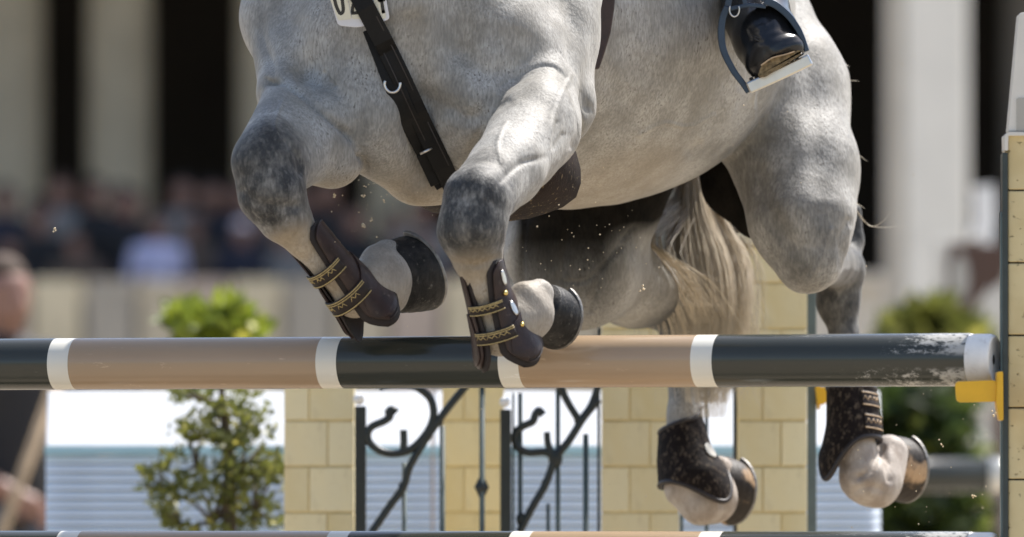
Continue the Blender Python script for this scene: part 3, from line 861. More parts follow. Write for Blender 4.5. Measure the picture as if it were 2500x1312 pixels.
L4 = Limb([(2079, 958, 1.72, 50), (2085, 1040, 1.70, 56), (2078, 1110, 1.69, 60), (2074, 1170, 1.69, 56)], (-.05, -1, 0), (1, 0, 0))
hind_boot(L4, 'muddy dark boot with tan stitched straps on the rightmost hind leg', -140, 140,
          lambda p: .56 + .48 * bell(p, -50, 40) - .02 * bell(p, 60, 40), lambda p: -.04, 0, straps=[(.03, .20, 22, 76), (.30, .47, 24, 76)])

# ------------------------------------------------------------------ breastplate, number plate, girth
def ray_y(u, v, off, ylo=-.6, yhi=2.4):
    """depth of the horse's skin seen at photo pixel u, v, minus off metres"""
    o, d = P(u, v, ylo), (P(u, v, yhi) - P(u, v, ylo))
    loc = BODY_TREE.ray_cast(o, d.normalized(), d.length)[0]
    return (loc.y - off) if loc else None
from mathutils.bvhtree import BVHTree
body = [o for o in horse.children if o.name.startswith('body')][0]
def tree():
    me = body.data; n = len(me.vertices)
    co = np.zeros(n * 3); me.vertices.foreach_get('co', co); co = co.reshape(-1, 3) + np.array(horse.location)
    q = np.zeros(len(me.loops), dtype=np.int32); me.loops.foreach_get('vertex_index', q); q = q.reshape(-1, 4)
    u, v = proj(co)
    m = (u > 600) & (u < 1500) & (v < 560) & (co[:, 1] < .75)
    keep = np.nonzero(m[q].all(1))[0]
    return BVHTree.FromPolygons([tuple(p) for p in co], [tuple(x) for x in q[keep]])
BODY_TREE = tree()

NY = min(ray_y(a_, b_, .012) or 9 for a_ in (830, 850, 870, 890, 910, 930, 945) for b_ in (5, 25, 45, 62))
def strap_on_skin(pts, hw, off, th, n=30):
    """a flat strap lying over the body along photo points; returns MB"""
    cs = bezier([Vector((a, b, 0)) for a, b in pts], n)
    ys = []
    for c in cs:
        y = ray_y(c.x, c.y, off)
        if c.y < 70 and off > .008 and y is not None: y = min(y, NY - .012)
        ys.append(y if y is not None and (not ys or y > ys[-1] - .03) else (ys[-1] if ys else .1))
    ys = [min(ys[max(0, i - 2):i + 3]) * .5 + sum(ys[max(0, i - 2):i + 3]) / len(ys[max(0, i - 2):i + 3]) * .5 for i in range(len(ys))]
    vs, fs = [], []
    for i, c in enumerate(cs):
        a = cs[max(i - 1, 0)]; b = cs[min(i + 1, n)]
        t = (b - a).normalized(); nx = Vector((-t.y, t.x, 0))
        w_ = hw(i / n) if callable(hw) else hw
        for s_ in (-1, 1):
            for k in (0, 1):
                q = c + nx * w_ * s_
                vs.append(P(q.x, q.y, ys[i] - th * k))
    for i in range(n):
        b = i * 4
        for (p, q) in ((0, 1), (1, 3), (3, 2), (2, 0)): fs.append((b + p, b + q, b + 4 + q, b + 4 + p))
    fs += [(0, 2, 3, 1), (n * 4, n * 4 + 1, n * 4 + 3, n * 4 + 2)]
    return MB().add(vs, fs), cs, ys

bp = empty('breastplate', P(1085, 450, .1), 'black leather breastplate strap running down between the forelegs', 'strap')
mb, cs, ys = strap_on_skin([(850, -60), (893, 20), (960, 150), (1030, 300), (1078, 400), (1108, 462)], 24, .010, .005)
mb.build('strap', M_BLACK, bp, smooth=False, bevel=.0015)
mb, cs2, ys2 = strap_on_skin([(905, 70), (945, 165), (985, 262), (1040, 372), (1085, 455)], lambda t: 21 + 4 * math.sin(t * 3.1), .004, .005)
mb.build('under_strap', M_BLACK, bp, smooth=False, bevel=.0015)
for o in (-14, 14):
    mb, _, _ = strap_on_skin([(905 + 0 + o, 40), (962 + o, 152), (1031 + o, 300), (1082 + o, 405)], 1.4, .0185, .001)
    mb.build('stitching', M_BINDING, bp)
mb, _, _ = strap_on_skin([(1036, 372), (1056, 414), (1072, 448)], 22, .0165, .004)
mb.build('buckle_keeper', M_BLACK, bp, bevel=.0015)
cy = ray_y(958, 205, .03) or .05
pts = [P(958 + 19 * math.cos(R(a)), 206 + 20 * math.sin(R(a)), cy) for a in range(-12, 206, 8)]
MB().tube(pts, .0026, 8).build('ring', M_STEEL, bp, smooth=True)
cy2 = ray_y(1040, 368, .028) or .05
MB().tube([P(1026, 376, cy2), P(1040, 369, cy2 - .003), P(1054, 362, cy2)], .0028, 8).build('buckle', M_STEEL, bp, smooth=True)

# number plate, worn on the strap
npl = empty('number_plate', P(890, 66, NY), 'white competition number plate reading 024 behind the black chest strap', 'number plate')
M_PLATE = simple('white_plastic', (0.66, 0.65, 0.66), 0.45, 0.05, 20)
M_CARD = simple('cream_card', (0.70, 0.66, 0.52), 0.6, 0.06, 30)
M_INK = simple('black_ink', (0.03, 0.026, 0.02), 0.6, 0.1, 30)
def rounded(pts, r=8, n=5):
    out = []
    m = len(pts)
    for i in range(m):
        p0, p, p1 = Vector(pts[i - 1]), Vector(pts[i]), Vector(pts[(i + 1) % m])
        a = p + (p0 - p).normalized() * r; b = p + (p1 - p).normalized() * r
        for k in range(n + 1):
            t = k / n
            out.append((a * (1 - t) ** 2 + p * 2 * t * (1 - t) + b * t * t))
    return out
def flat(pts2, y, th=.004):
    return MB().poly([P(p[0], p[1], y) for p in pts2], (0, -th, 0))
flat(rounded([(790, -60), (930, -70), (952, 48), (905, 62), (870, 68), (825, 63)], 10), NY, .006).build('holder', M_PLATE, npl, bevel=.0012)
cards = [[(783, -60), (838, -60), (858, 47), (826, 50)], [(839, -60), (864, -60), (886, 46), (860, 47)], [(905, -66), (924, -68), (943, 44), (918, 50)]]
for c in cards:
    flat(rounded(c, 4, 3), NY - .0062, .0015).build('number_card', M_CARD, npl)
YN = NY - .0080
def stroke(pts, w_):
    cs = bezier([Vector((a, b, 0)) for a, b in pts], 20) if len(pts) > 2 else [Vector((a, b, 0)) for a, b in pts]
    l, r = [], []
    for i, c in enumerate(cs):
        a = cs[max(i - 1, 0)]; b = cs[min(i + 1, len(cs) - 1)]; t = (b - a).normalized(); nx = Vector((-t.y, t.x, 0)) * w_
        l.append(c + nx); r.append(c - nx)
    mb = MB(); vs = [P(p.x, p.y, YN) for p in l] + [P(p.x, p.y, YN) for p in r]; k = len(l)
    mb.add(vs, [(i, i + 1, k + i + 1, k + i) for i in range(k - 1)])
    return mb
stroke([(812, -30), (816, -5), (822, 18), (831, 34), (838, 26), (836, 5), (832, -20), (824, -44)], 4.2).build('digit', M_INK, npl)
d2 = stroke([(846, -30), (852, -40), (862, -34), (868, -16), (866, 2), (861, 18), (860, 31)], 4.0)
q = stroke([(857, 33), (878, 31)], 4.0); d2.add(q.v, q.f); d2.build('digit', M_INK, npl)
d4 = stroke([(924, 3), (940, -1)], 4.0)
for qq in ([(926, 4), (922, -30)], [(930, -8), (936, 32)], [(932, 30), (940, 28)]):
    q = stroke(qq, 4.0); d4.add(q.v, q.f)
d4.build('digit', M_INK, npl)

# girth: billet strap beside the shoulder, belly guard under the brisket
gt = empty('girth', P(1320, 520, .6), 'dark brown leather girth with sandy belly guard under the chest', 'girth')
g = MB()
out = [(1400, -80), (1506, -80), (1500, 20), (1491, 80), (1476, 130), (1463, 168), (1440, 170), (1420, 60)]
g.poly([P(a, b, .60 + (a - 1500) * .0002) for a, b in out], (0, .03, 0)); g.build('billet', simple('dark_brown_leather', (0.030, 0.014, 0.012), 0.5, 0.25, 40, bump_s=0.3), gt, bevel=.003)
rows = []
vs, fs = [], []
edge_out = [(1392, 372), (1404, 415), (1405, 446), (1396, 474), (1368, 494), (1330, 508), (1290, 520), (1246, 526), (1190, 524), (1120, 514), (1060, 506), (1012, 480)]
edge_in = [(1330, 372), (1300, 400), (1280, 420), (1250, 440), (1230, 450), (1210, 455), (1190, 460), (1170, 465), (1140, 470), (1100, 475), (1060, 470), (1020, 470)]
n = len(edge_out)
for (a, b), (c, d) in zip(edge_out, edge_in):
    for k in range(7):
        t = k / 6
        uu = a + (c - a) * t; vv = b + (d - b) * t
        vs.append(P(uu, vv, .52 - .10 * math.sin(t * 2.2) - .05 * t))
for i in range(n - 1):
    for k in range(6): fs.append((i * 7 + k, i * 7 + k + 1, i * 7 + 8 + k, i * 7 + 7 + k))
MB().add(vs, fs).build('belly_guard', M_GUARD, gt, smooth=True, solid=.012, bevel=.004)
MB().tube([P(a, b, .515) for a, b in edge_out], .0045, 8).build('edge_binding', M_BINDING, gt, smooth=True)

# ------------------------------------------------------------------ stirrup and rider's boot
SY = .76
st = empty('stirrup', P(1900, 190, SY), 'blue grey stirrup with silver tread hanging at the right flank', 'stirrup')
def flatbar(pts, hw, th, y=SY, n=40):
    cs = bezier([Vector((a, b, 0)) for a, b in pts], n); vs, fs = [], []
    for i, c in enumerate(cs):
        a = cs[max(i - 1, 0)]; b = cs[min(i + 1, n)]; t = (b - a).normalized(); nx = Vector((-t.y, t.x, 0))
        w_ = hw(i / n) if callable(hw) else hw
        for s_ in (-1, 1):
            for k in (0, 1):
                q = c + nx * w_ * s_; vs.append(P(q.x, q.y, y - th / 2 + th * k))
    for i in range(n):
        b = i * 4
        for (p, q) in ((0, 1), (1, 3), (3, 2), (2, 0)): fs.append((b + p, b + q, b + 4 + q, b + 4 + p))
    fs += [(0, 2, 3, 1), (n * 4, n * 4 + 1, n * 4 + 3, n * 4 + 2)]
    return MB().add(vs, fs)
flatbar([(1776, 16), (1764, 48), (1761, 88), (1768, 128), (1790, 172), (1812, 202), (1828, 226)], lambda t: 9 - 3 * abs(t - .3), .032).build('branch', M_NAVY, st, bevel=.002, smooth=False)
flatbar([(1866, 2), (1892, 12), (1922, 36), (1945, 66), (1958, 92), (1970, 126)], lambda t: 9.5 - 3 * t, .032).build('branch', M_NAVY, st, bevel=.002)
flatbar([(1772, 26), (1800, 18), (1835, 13), (1870, 17)], 5, .030).build('inner_arch', M_NAVY, st, bevel=.002)
flatbar([(1816, -12), (1818, 4), (1822, 14)], 5, .028).build('strut', M_NAVY, st, bevel=.002)
flatbar([(1776, 16), (1790, -30), (1830, -60), (1852, -30), (1868, 3)], 8, .03).build('top_arch', M_NAVY, st, bevel=.002)
d = (Vector((1979, 146, 0)) - Vector((1825, 218, 0)))
flatbar([(1826, 216), (1902, 182), (1979, 145)], 14.5, .055).build('tread', M_STEEL, st, bevel=.003)
gr = MB()
for k in range(10):
    t = .10 + k * .08
    q = Vector((1826, 216, 0)).lerp(Vector((1979, 145, 0)), t) + Vector((-6.5, -14.5, 0))
    gr.box(P(q.x, q.y, SY + .005), .007, .04, .008, Matrix.Rotation(R(25), 3, 'Y').inverted())
gr.build('grip_pad', M_BINDING, st)
MB().tube([P(1793 + 12 * math.cos(R(a)), 24 + 17 * math.sin(R(a)), SY - .022) for a in range(-30, 215, 10)], .0016, 8).build('wire_loop', M_STEEL, st, smooth=True)

M_LACE = simple('black_lace', (0.022, 0.021, 0.02), 0.35, 0.2, 100)
rider = empty('person', P(1890, 190, .8), 'rider in a polished black boot resting in the stirrup', 'person')
bt = chain([(1700, -620, .98, 92), (1760, -330, .95, 80), (1822, -60, .93, 68)], k=.03)
bt += chain([(1822, -60, .93, 68), (1846, 26, .88, 74), (1870, 88, .81, 74), (1888, 124, .76, 60)], k=.03)
bt += chain([(1838, 40, .92, 66), (1850, 96, .86, 48), (1862, 146, .78, 36)], k=.03)
bt += chain([(1856, 158, .75, 30), (1936, 118, .75, 27)], k=.03)
Vb, Qb = sdf_mesh(bt, .005)
ub, vb = proj(Vb)
# cut flat along the sole and press in the lacing seams
a0, b0 = np.array((1826, 196.)), np.array((1979, 126.)); dd = (b0 - a0) / np.linalg.norm(b0 - a0); nn = np.array((-dd[1], dd[0]))
h = (ub - a0[0]) * nn[0] + (vb - a0[1]) * nn[1]
over = np.maximum(h, 0)
Vb[:, 2] += over * S(.9) * 0.95
ub, vb = proj(Vb)
for seam in ([(1838, 20), (1858, 58), (1868, 84), (1858, 94), (1842, 92), (1828, 74)], [(1872, 24), (1880, 60), (1878, 92), (1862, 104), (1838, 98)], [(1900, 36), (1912, 58), (1908, 80), (1882, 92)]):
    p = [(q.x, q.y) for q in bezier([Vector((a, b, 0)) for a, b in seam], 16)]
    Vb[:, 1] += .002 * np.exp(-(poly_dist(ub, vb, p) / 4.0) ** 2) * (Vb[:, 1] < .9)
for fold in ([(1880, 118), (1910, 98), (1950, 86)], [(1850, 70), (1880, 60), (1900, 40)], [(1890, 130), (1925, 112), (1955, 104)]):
    p = [(q.x, q.y) for q in bezier([Vector((a, b, 0)) for a, b in fold], 16)]
    Vb[:, 1] -= .003 * np.exp(-(poly_dist(ub, vb, p) / 7.0) ** 2) * (Vb[:, 1] < .9)
np_mesh('boot', Vb, Qb, M_BOOTBLK, rider)
for k, lace in enumerate(([(1838, 18), (1858, 58), (1868, 84), (1856, 94), (1838, 88)], [(1873, 22), (1881, 62), (1876, 90), (1860, 102), (1840, 94)], [(1900, 34), (1913, 58), (1908, 80), (1884, 91)])):
    MB().tube([P(q.x, q.y, .728 + .0012 * max(0, 95 - q.y)) for q in bezier([Vector((a, b, 0)) for a, b in lace], 20)], .0017, 6).build('lace', M_LACE, rider, smooth=True)
sole = rounded([(1850, 186), (1858, 162), (1882, 144), (1920, 132), (1952, 122), (1958, 132), (1900, 168), (1868, 188)], 7, 4)
MB().poly([P(p[0], p[1], .700) for p in sole], (0, .06, 0)).build('sole', M_SOLE, rider, bevel=.004)
flatbar([(1858, 160), (1885, 142), (1915, 134), (1940, 126)], 1.6, .006, .697).build('welt', M_PALE, rider)

# ------------------------------------------------------------------ the jump: poles, cup, right wing
YAW = R(19.5)
AX = Vector((math.cos(YAW), -math.sin(YAW), 0))
def pole_paint(name, col, wear=False, rough=0.19):
    m, nt, b = new_mat(name)
    n = noise(nt, 6, 3, stretch=(.3, 1, 1))
    c = mixc(nt, ramp(nt, n, .3, .7), tuple(x * .93 for x in col), tuple(x * 1.07 for x in col))
    sc_ = noise(nt, 55, 4, 0.75, stretch=(.25, 1, 1))
    c = mixc(nt, math_n(nt, 'MULTIPLY', ramp(nt, sc_, 0.64, 0.72), 0.4), c, tuple(min(1, x * 1.8 + .06) for x in col))
    rr = rough
    if wear:
        tc = nt.nodes.new('ShaderNodeTexCoord'); sx = nt.nodes.new('ShaderNodeSeparateXYZ'); nt.links.new(tc.outputs['Object'], sx.inputs[0])
        edge = ramp(nt, sx.outputs[0], 1.02 - .34, 1.02 - .06)
        zz = math_n(nt, 'ABSOLUTE', math_n(nt, 'ADD', sx.outputs[2], .004))
        bandz = ramp(nt, zz, .008, .020)
        w1 = noise(nt, 120, 5, 0.75, stretch=(.5, 1, 1)); w2 = noise(nt, 14, 3, .6)
        f = math_n(nt, 'ADD', math_n(nt, 'MULTIPLY', w1, .8), math_n(nt, 'ADD', math_n(nt, 'MULTIPLY', w2, .5), math_n(nt, 'MULTIPLY', edge, .25)))
        f = math_n(nt, 'MULTIPLY', math_n(nt, 'MULTIPLY', ramp(nt, f, 0.76, 0.90), bandz), ramp(nt, sx.outputs[0], .60, .72))
        c = mixc(nt, math_n(nt, 'MULTIPLY', f, .8), c, (0.52, 0.50, 0.45))
    nt.links.new(c, b.inputs['Base Color']); b.inputs['Roughness'].default_value = rr
    b.inputs['Specular IOR Level'].default_value = .5
    bump(nt, b, sc_, .06, .001)
    return m
M_TAN = pole_paint('tan_paint', (0.36, 0.258, 0.163))
M_DKG = pole_paint('dark_green_paint', (0.034, 0.036, 0.028))
M_DKW = pole_paint('worn_dark_paint', (0.034, 0.036, 0.028), wear=True)
M_WHT = pole_paint('white_paint', (0.70, 0.67, 0.58))
M_CAP = simple('white_end_cap', (0.80, 0.78, 0.74), 0.5, 0.06, 30, dirt=(0.45, 0.40, 0.34), dirt_amt=(0.55, 0.85), dirt_scale=40)
M_HOLE = simple('dark_hole', (0.006, 0.006, 0.006), 0.8, 0.1)

def jump_pole(name, v0, label, marks, cap_end, group):
    """marks: list of (u_start, u_end, material) along the pole at pixel columns"""
    C = P(1250, v0, 0)
    r = .0498
    root = empty(name, C, label, 'pole', group)
    root.rotation_euler = (0, 0, -YAW)
    def along(u):                      # distance along the axis whose centre line shows at column u
        k = (u - 1250) / FPX
        # x = s cos, y = -s sin ; x/(y+D)=k
        return k * CAM_D / (math.cos(YAW) + k * math.sin(YAW))
    for i, (a, b, m) in enumerate(marks):
        x0, x1 = along(a), along(b)
        me = bpy.data.meshes.new('painted_section'); K = 48; nx = max(2, int((x1 - x0) / .08))
        vs, fs = [], []
        for j in range(nx + 1):
            for k in range(K):
                an = 2 * math.pi * k / K
                vs.append((x0 + (x1 - x0) * j / nx, r * math.cos(an), r * math.sin(an)))
        for j in range(nx):
            for k in range(K):
                fs.append((j * K + k, (j + 1) * K + k, (j + 1) * K + (k + 1) % K, j * K + (k + 1) % K))
        me.from_pydata(vs, [], fs)
        link_mesh('painted_section' if m is not M_WHT else 'white_band', me, m, root)
    x0, x1 = along(marks[-1][1]), along(cap_end)
    rc = .0485
    me = bpy.data.meshes.new('end_cap'); K = 48; prof = [(x0, r * .99), (x0, rc), (x1 - .010, rc), (x1 - .003, rc * .96), (x1, rc * .87), (x1 - .004, rc * .80), (x1 - .005, .011), (x1 - .005, .0005)]
    vs, fs = [], []
    for (x, rr) in prof:
        for k in range(K):
            an = 2 * math.pi * k / K; vs.append((x, rr * math.cos(an), rr * math.sin(an)))
    for j in range(len(prof) - 1):
        for k in range(K): fs.append((j * K + k, (j + 1) * K + k, (j + 1) * K + (k + 1) % K, j * K + (k + 1) % K))
    me.from_pydata(vs, [], fs)
    e = link_mesh('end_cap', me, M_CAP, root); e.modifiers.new('b', 'BEVEL').width = .001
    me = bpy.data.meshes.new('cap_hole'); vs = [(x1 - .0035, .006 * math.cos(2 * math.pi * k / 16), .0095 * math.sin(2 * math.pi * k / 16)) for k in range(16)]
    me.from_pydata(vs, [], [list(range(16))]); link_mesh('cap_hole', me, M_HOLE, root, smooth=False)
    return root
mk = lambda o: [(-1500, -980 + o, M_TAN), (-980 + o, -530 + o, M_DKG), (-530 + o, -480 + o, M_WHT), (-480 + o, 138 + o * .8, M_DKG), (138 + o * .8, 188 + o * .8, M_WHT), (188 + o * .8, 792 + o, M_TAN), (792 + o, 842 + o, M_WHT), (842 + o, 1236 + o, M_DKG), (1236 + o, 1286 + o, M_WHT), (1286 + o, 1705 + o * .6, M_TAN), (1705 + o * .6, 1757 + o * .6, M_WHT), (1757 + o * .6, 2372, M_DKW)]
jump_pole('jump_pole', 884, 'thick upper pole in tan, white and dark green across the frame', mk(0), 2431, 'poles of the front fence')
jump_pole('jump_pole', 1361, 'lower pole of the front fence, its top edge along the bottom of the frame', mk(20), 2431, 'poles of the front fence')

# yellow cup at the end of the upper pole
YE = P(2400, 884, 0).x * 0 - .355
M_YEL = simple('yellow_plastic', (0.72, 0.40, 0.012), 0.4, 0.06, 20, bump_s=0.05)
cup = empty('jump_cup', P(2440, 1000, YE), 'yellow plastic cup carrying the end of the upper pole', 'jump cup')
pl = rounded([(2331, 932), (2434, 928), (2437, 981), (2335, 983)], 12, 4)
MB().poly([P(p[0], p[1], YE - .055) for p in pl], (0, .006, 0)).build('front_plate', M_YEL, cup, bevel=.0015)
MB().poly([P(p[0], p[1], YE + .045) for p in pl], (0, .006, 0)).build('rear_plate', M_YEL, cup, bevel=.0015)
tr = MB()
nb = 12
vs, fs = [], []
for i in range(nb + 1):
    y = YE - .052 + .10 * i / nb; sag = 22 * math.sin(math.pi * i / nb)
    for u_ in (2338, 2434): vs += [P(u_, 948 + sag, y), P(u_, 955 + sag, y)]
for i in range(nb):
    b = i * 4
    for p, q in ((0, 2), (2, 3), (3, 1), (1, 0)): fs.append((b + p, b + q, b + 4 + q, b + 4 + p))
tr.add(vs, fs).build('tray', M_YEL, cup, bevel=.001)
bk = rounded([(2434, 908), (2449, 907), (2450, 1027), (2440, 1027), (2432, 985)], 4, 3)
MB().poly([P(p[0], p[1], YE - .062) for p in bk], (0, .07, 0)).build('back_plate', M_YEL, cup, bevel=.002)

# the wing on the right
def stone_material():
    m, nt, b = new_mat('pitted_yellow_stone')
    n1 = noise(nt, 9, 3); pit = noise(nt, 62, 4, .65, stretch=(.8, 1, 1.1)); pit2 = noise(nt, 150, 2, .5)
    c = mixc(nt, ramp(nt, n1, .3, .7), (0.56, 0.445, 0.225), (0.66, 0.55, 0.305))
    pf = ramp(nt, pit, .61, .67)
    c = mixc(nt, math_n(nt, 'MULTIPLY', pf, .6), c, (0.26, 0.19, 0.08))
    nt.links.new(c, b.inputs['Base Color']); b.inputs['Roughness'].default_value = 0.75
    bump(nt, b, math_n(nt, 'SUBTRACT', math_n(nt, 'MULTIPLY', pit2, .12), pf), 0.9, 0.004)
    return m
M_STONE = stone_material()
M_POST = simple('dark_green_metal', (0.025, 0.036, 0.034), 0.35, 0.15, 30)
M_WHITEP = simple('white_wing_paint', (0.66, 0.63, 0.56), 0.5, 0.05, 10, bump_s=0.05)
M_INSET_SHADE = simple('shaded_inset', (0.40, 0.38, 0.33), 0.6, 0.05, 10)  # white wing paint with the shade of the inset put into its colour
WY = -.33
wing = empty('jump_wing', Vector((P(2600, 900, WY).x, WY, 0)), 'pale yellow stone-look wing with white top holding the right end of the upper pole', 'jump wing')
rows_v = [328, 465, 642, 819, 996, 1171, 1346, 1521, 1696, 1871, 2046, 2221, 2396]
zt = [P(2500, a, WY).z for a in rows_v] + [0.02]
x0, x1 = P(2461, 700, WY).x, P(2461, 700, WY).x + .62
for a, b in zip(zt[:-1], zt[1:]):
    if a - b < .02: continue
    g_ = .0028
    mb = MB(); mb.box(((x0 + x1) / 2, WY + .045, (a + b) / 2), x1 - x0, .09, a - b - g_)
    mb.build('stone_plank', M_STONE, wing, bevel=.0025)
mb = MB(); mb.box(((x0 + x1) / 2, WY + .055, zt[0] / 2), x1 - x0 - .008, .06, zt[0] - .01); mb.build('backing', M_HOLE, wing)
xp = P(2452, 700, WY).x
mb = MB(); mb.box((xp + .0015, WY + .03, zt[0] / 2 - .02), .0105, .075, zt[0] - .03); mb.build('post', M_POST, wing, bevel=.002)
zs = P(2450, 517, WY).z
mb = MB(); mb.box((P(2446, 700, WY).x, WY + .02, zs / 2), .005, .04, zs); mb.build('cup_track', simple('track_metal', (0.10, 0.14, 0.15), 0.35, 0.1, 30, metal=.5), wing, bevel=.001)
mb = MB(); mb.poly([P(a, b, WY - .012) for a, b in rounded([(2452, 331), (2462, 322), (2900, 322), (2900, 330), (2462, 332), (2461, 368), (2453, 368)], 2, 2)], (0, .11, 0)); mb.build('cap_rail', M_WHITEP, wing, bevel=.001)
mb = MB(); mb.poly([P(a, b, WY - .005) for a, b in rounded([(2461, 321), (2487, 36), (2493, 31), (2560, 31), (2590, 321)], 3, 3)], (0, .09, 0)); mb.build('top_board', M_WHITEP, wing, bevel=.002)
mb = MB(); mb.poly([P(a, b, WY - .0075) for a, b in [(2482, 320), (2482, 242), (2488, 239), (2566, 239), (2566, 320)]], (0, .003, 0)); mb.build('inset_panel', M_INSET_SHADE, wing)

# ------------------------------------------------------------------ rear element: brick pillars and iron gates
def brick_material():
    m, nt, b = new_mat('pale_yellow_brick')
    oi = nt.nodes.new('ShaderNodeObjectInfo')
    n1 = noise(nt, 7, 3); n2 = noise(nt, 60, 4, .6)
    c = mixc(nt, oi.outputs['Random'], (0.70, 0.565, 0.275), (0.87, 0.76, 0.47))
    c = mixc(nt, math_n(nt, 'MULTIPLY', ramp(nt, n1, .35, .75), .5), c, (0.80, 0.73, 0.50))
    c = mixc(nt, math_n(nt, 'MULTIPLY', ramp(nt, n2, .5, .8), .25), c, (0.58, 0.46, 0.22))
    c = mixc(nt, math_n(nt, 'MULTIPLY', ramp(nt, noise(nt, 16, 5, .7, stretch=(1, 1, .3)), .52, .72), .35), c, (0.42, 0.33, 0.18))
    nt.links.new(c, b.inputs['Base Color']); b.inputs['Roughness'].default_value = .8
    bump(nt, b, n2, .3, .002)
    return m
M_BRICK = brick_material()
M_MORTAR = simple('sandy_mortar', (0.66, 0.54, 0.28), 0.9, 0.1, 30)
M_PCAP = simple('pillar_cap', (0.66, 0.58, 0.38), 0.7, 0.06, 20)
BRICKS = {}
def brick_mesh(w_, h_, d_):
    k = (round(w_, 3), round(h_, 3))
    if k not in BRICKS:
        me = bpy.data.meshes.new('brick'); bm = bmesh.new(); bmesh.ops.create_cube(bm, size=1.0)
        bmesh.ops.scale(bm, vec=(w_, d_, h_), verts=bm.verts)
        bmesh.ops.bevel(bm, geom=list(bm.edges), offset=.0016, segments=1, affect='EDGES')
        bm.to_mesh(me); bm.free(); me.materials.append(M_BRICK); BRICKS[k] = me
    return BRICKS[k]
def pillar(u0, u1, vtop, y, label, depth=.16):
    x0, x1 = P(u0, 1100, y).x, P(u1, 1100, y).x; top = P(u0, vtop, y).z
    root = empty('brick_pillar', ((x0 + x1) / 2, y + depth / 2, 0), label, 'pillar', 'brick pillars behind the horse')
    W = x1 - x0; rh = 112 * S(y); i = 0
    zb = P(u0, 1140, y).z; zb = zb % rh - rh
    z = zb
    while z < top - .02:
        a, b = max(z, 0.0), min(z + rh, top)
        if b - a > .02:
            spl = [0, .62, 1] if i % 2 else [0, .36, 1]
            for s0, s1 in zip(spl[:-1], spl[1:]):
                w_, h_ = (s1 - s0) * W - .003, b - a - .005
                o = bpy.data.objects.new('brick', brick_mesh(w_, h_, depth)); COL.objects.link(o); o.parent = root
                o.location = (x0 + (s0 + s1) / 2 * W - root.location.x, random.uniform(-.0012, .0012), (a + b) / 2)
        z += rh; i += 1
    MB().box(((x0 + x1) / 2, y + depth / 2, top / 2), W - .006, depth - .007, top - .01).build('mortar_core', M_MORTAR, root)
    MB().box(((x0 + x1) / 2, y + depth / 2, top + .012), W + .02, depth + .03, .024).build('cap', M_PCAP, root, bevel=.005)
    return root
GY = 2.6
pillar(692, 866, 915, GY + .12, 'leftmost short yellow brick pillar beside the shrub')
pillar(1078, 1232, 925, GY + .5, 'short yellow brick pillar between the two iron gates')
pillar(1468, 1660, 640, GY + .12, 'tall yellow brick pillar behind the left hind leg')
pillar(1800, 1972, 600, GY + .12, 'tall yellow brick pillar between the two hind legs')

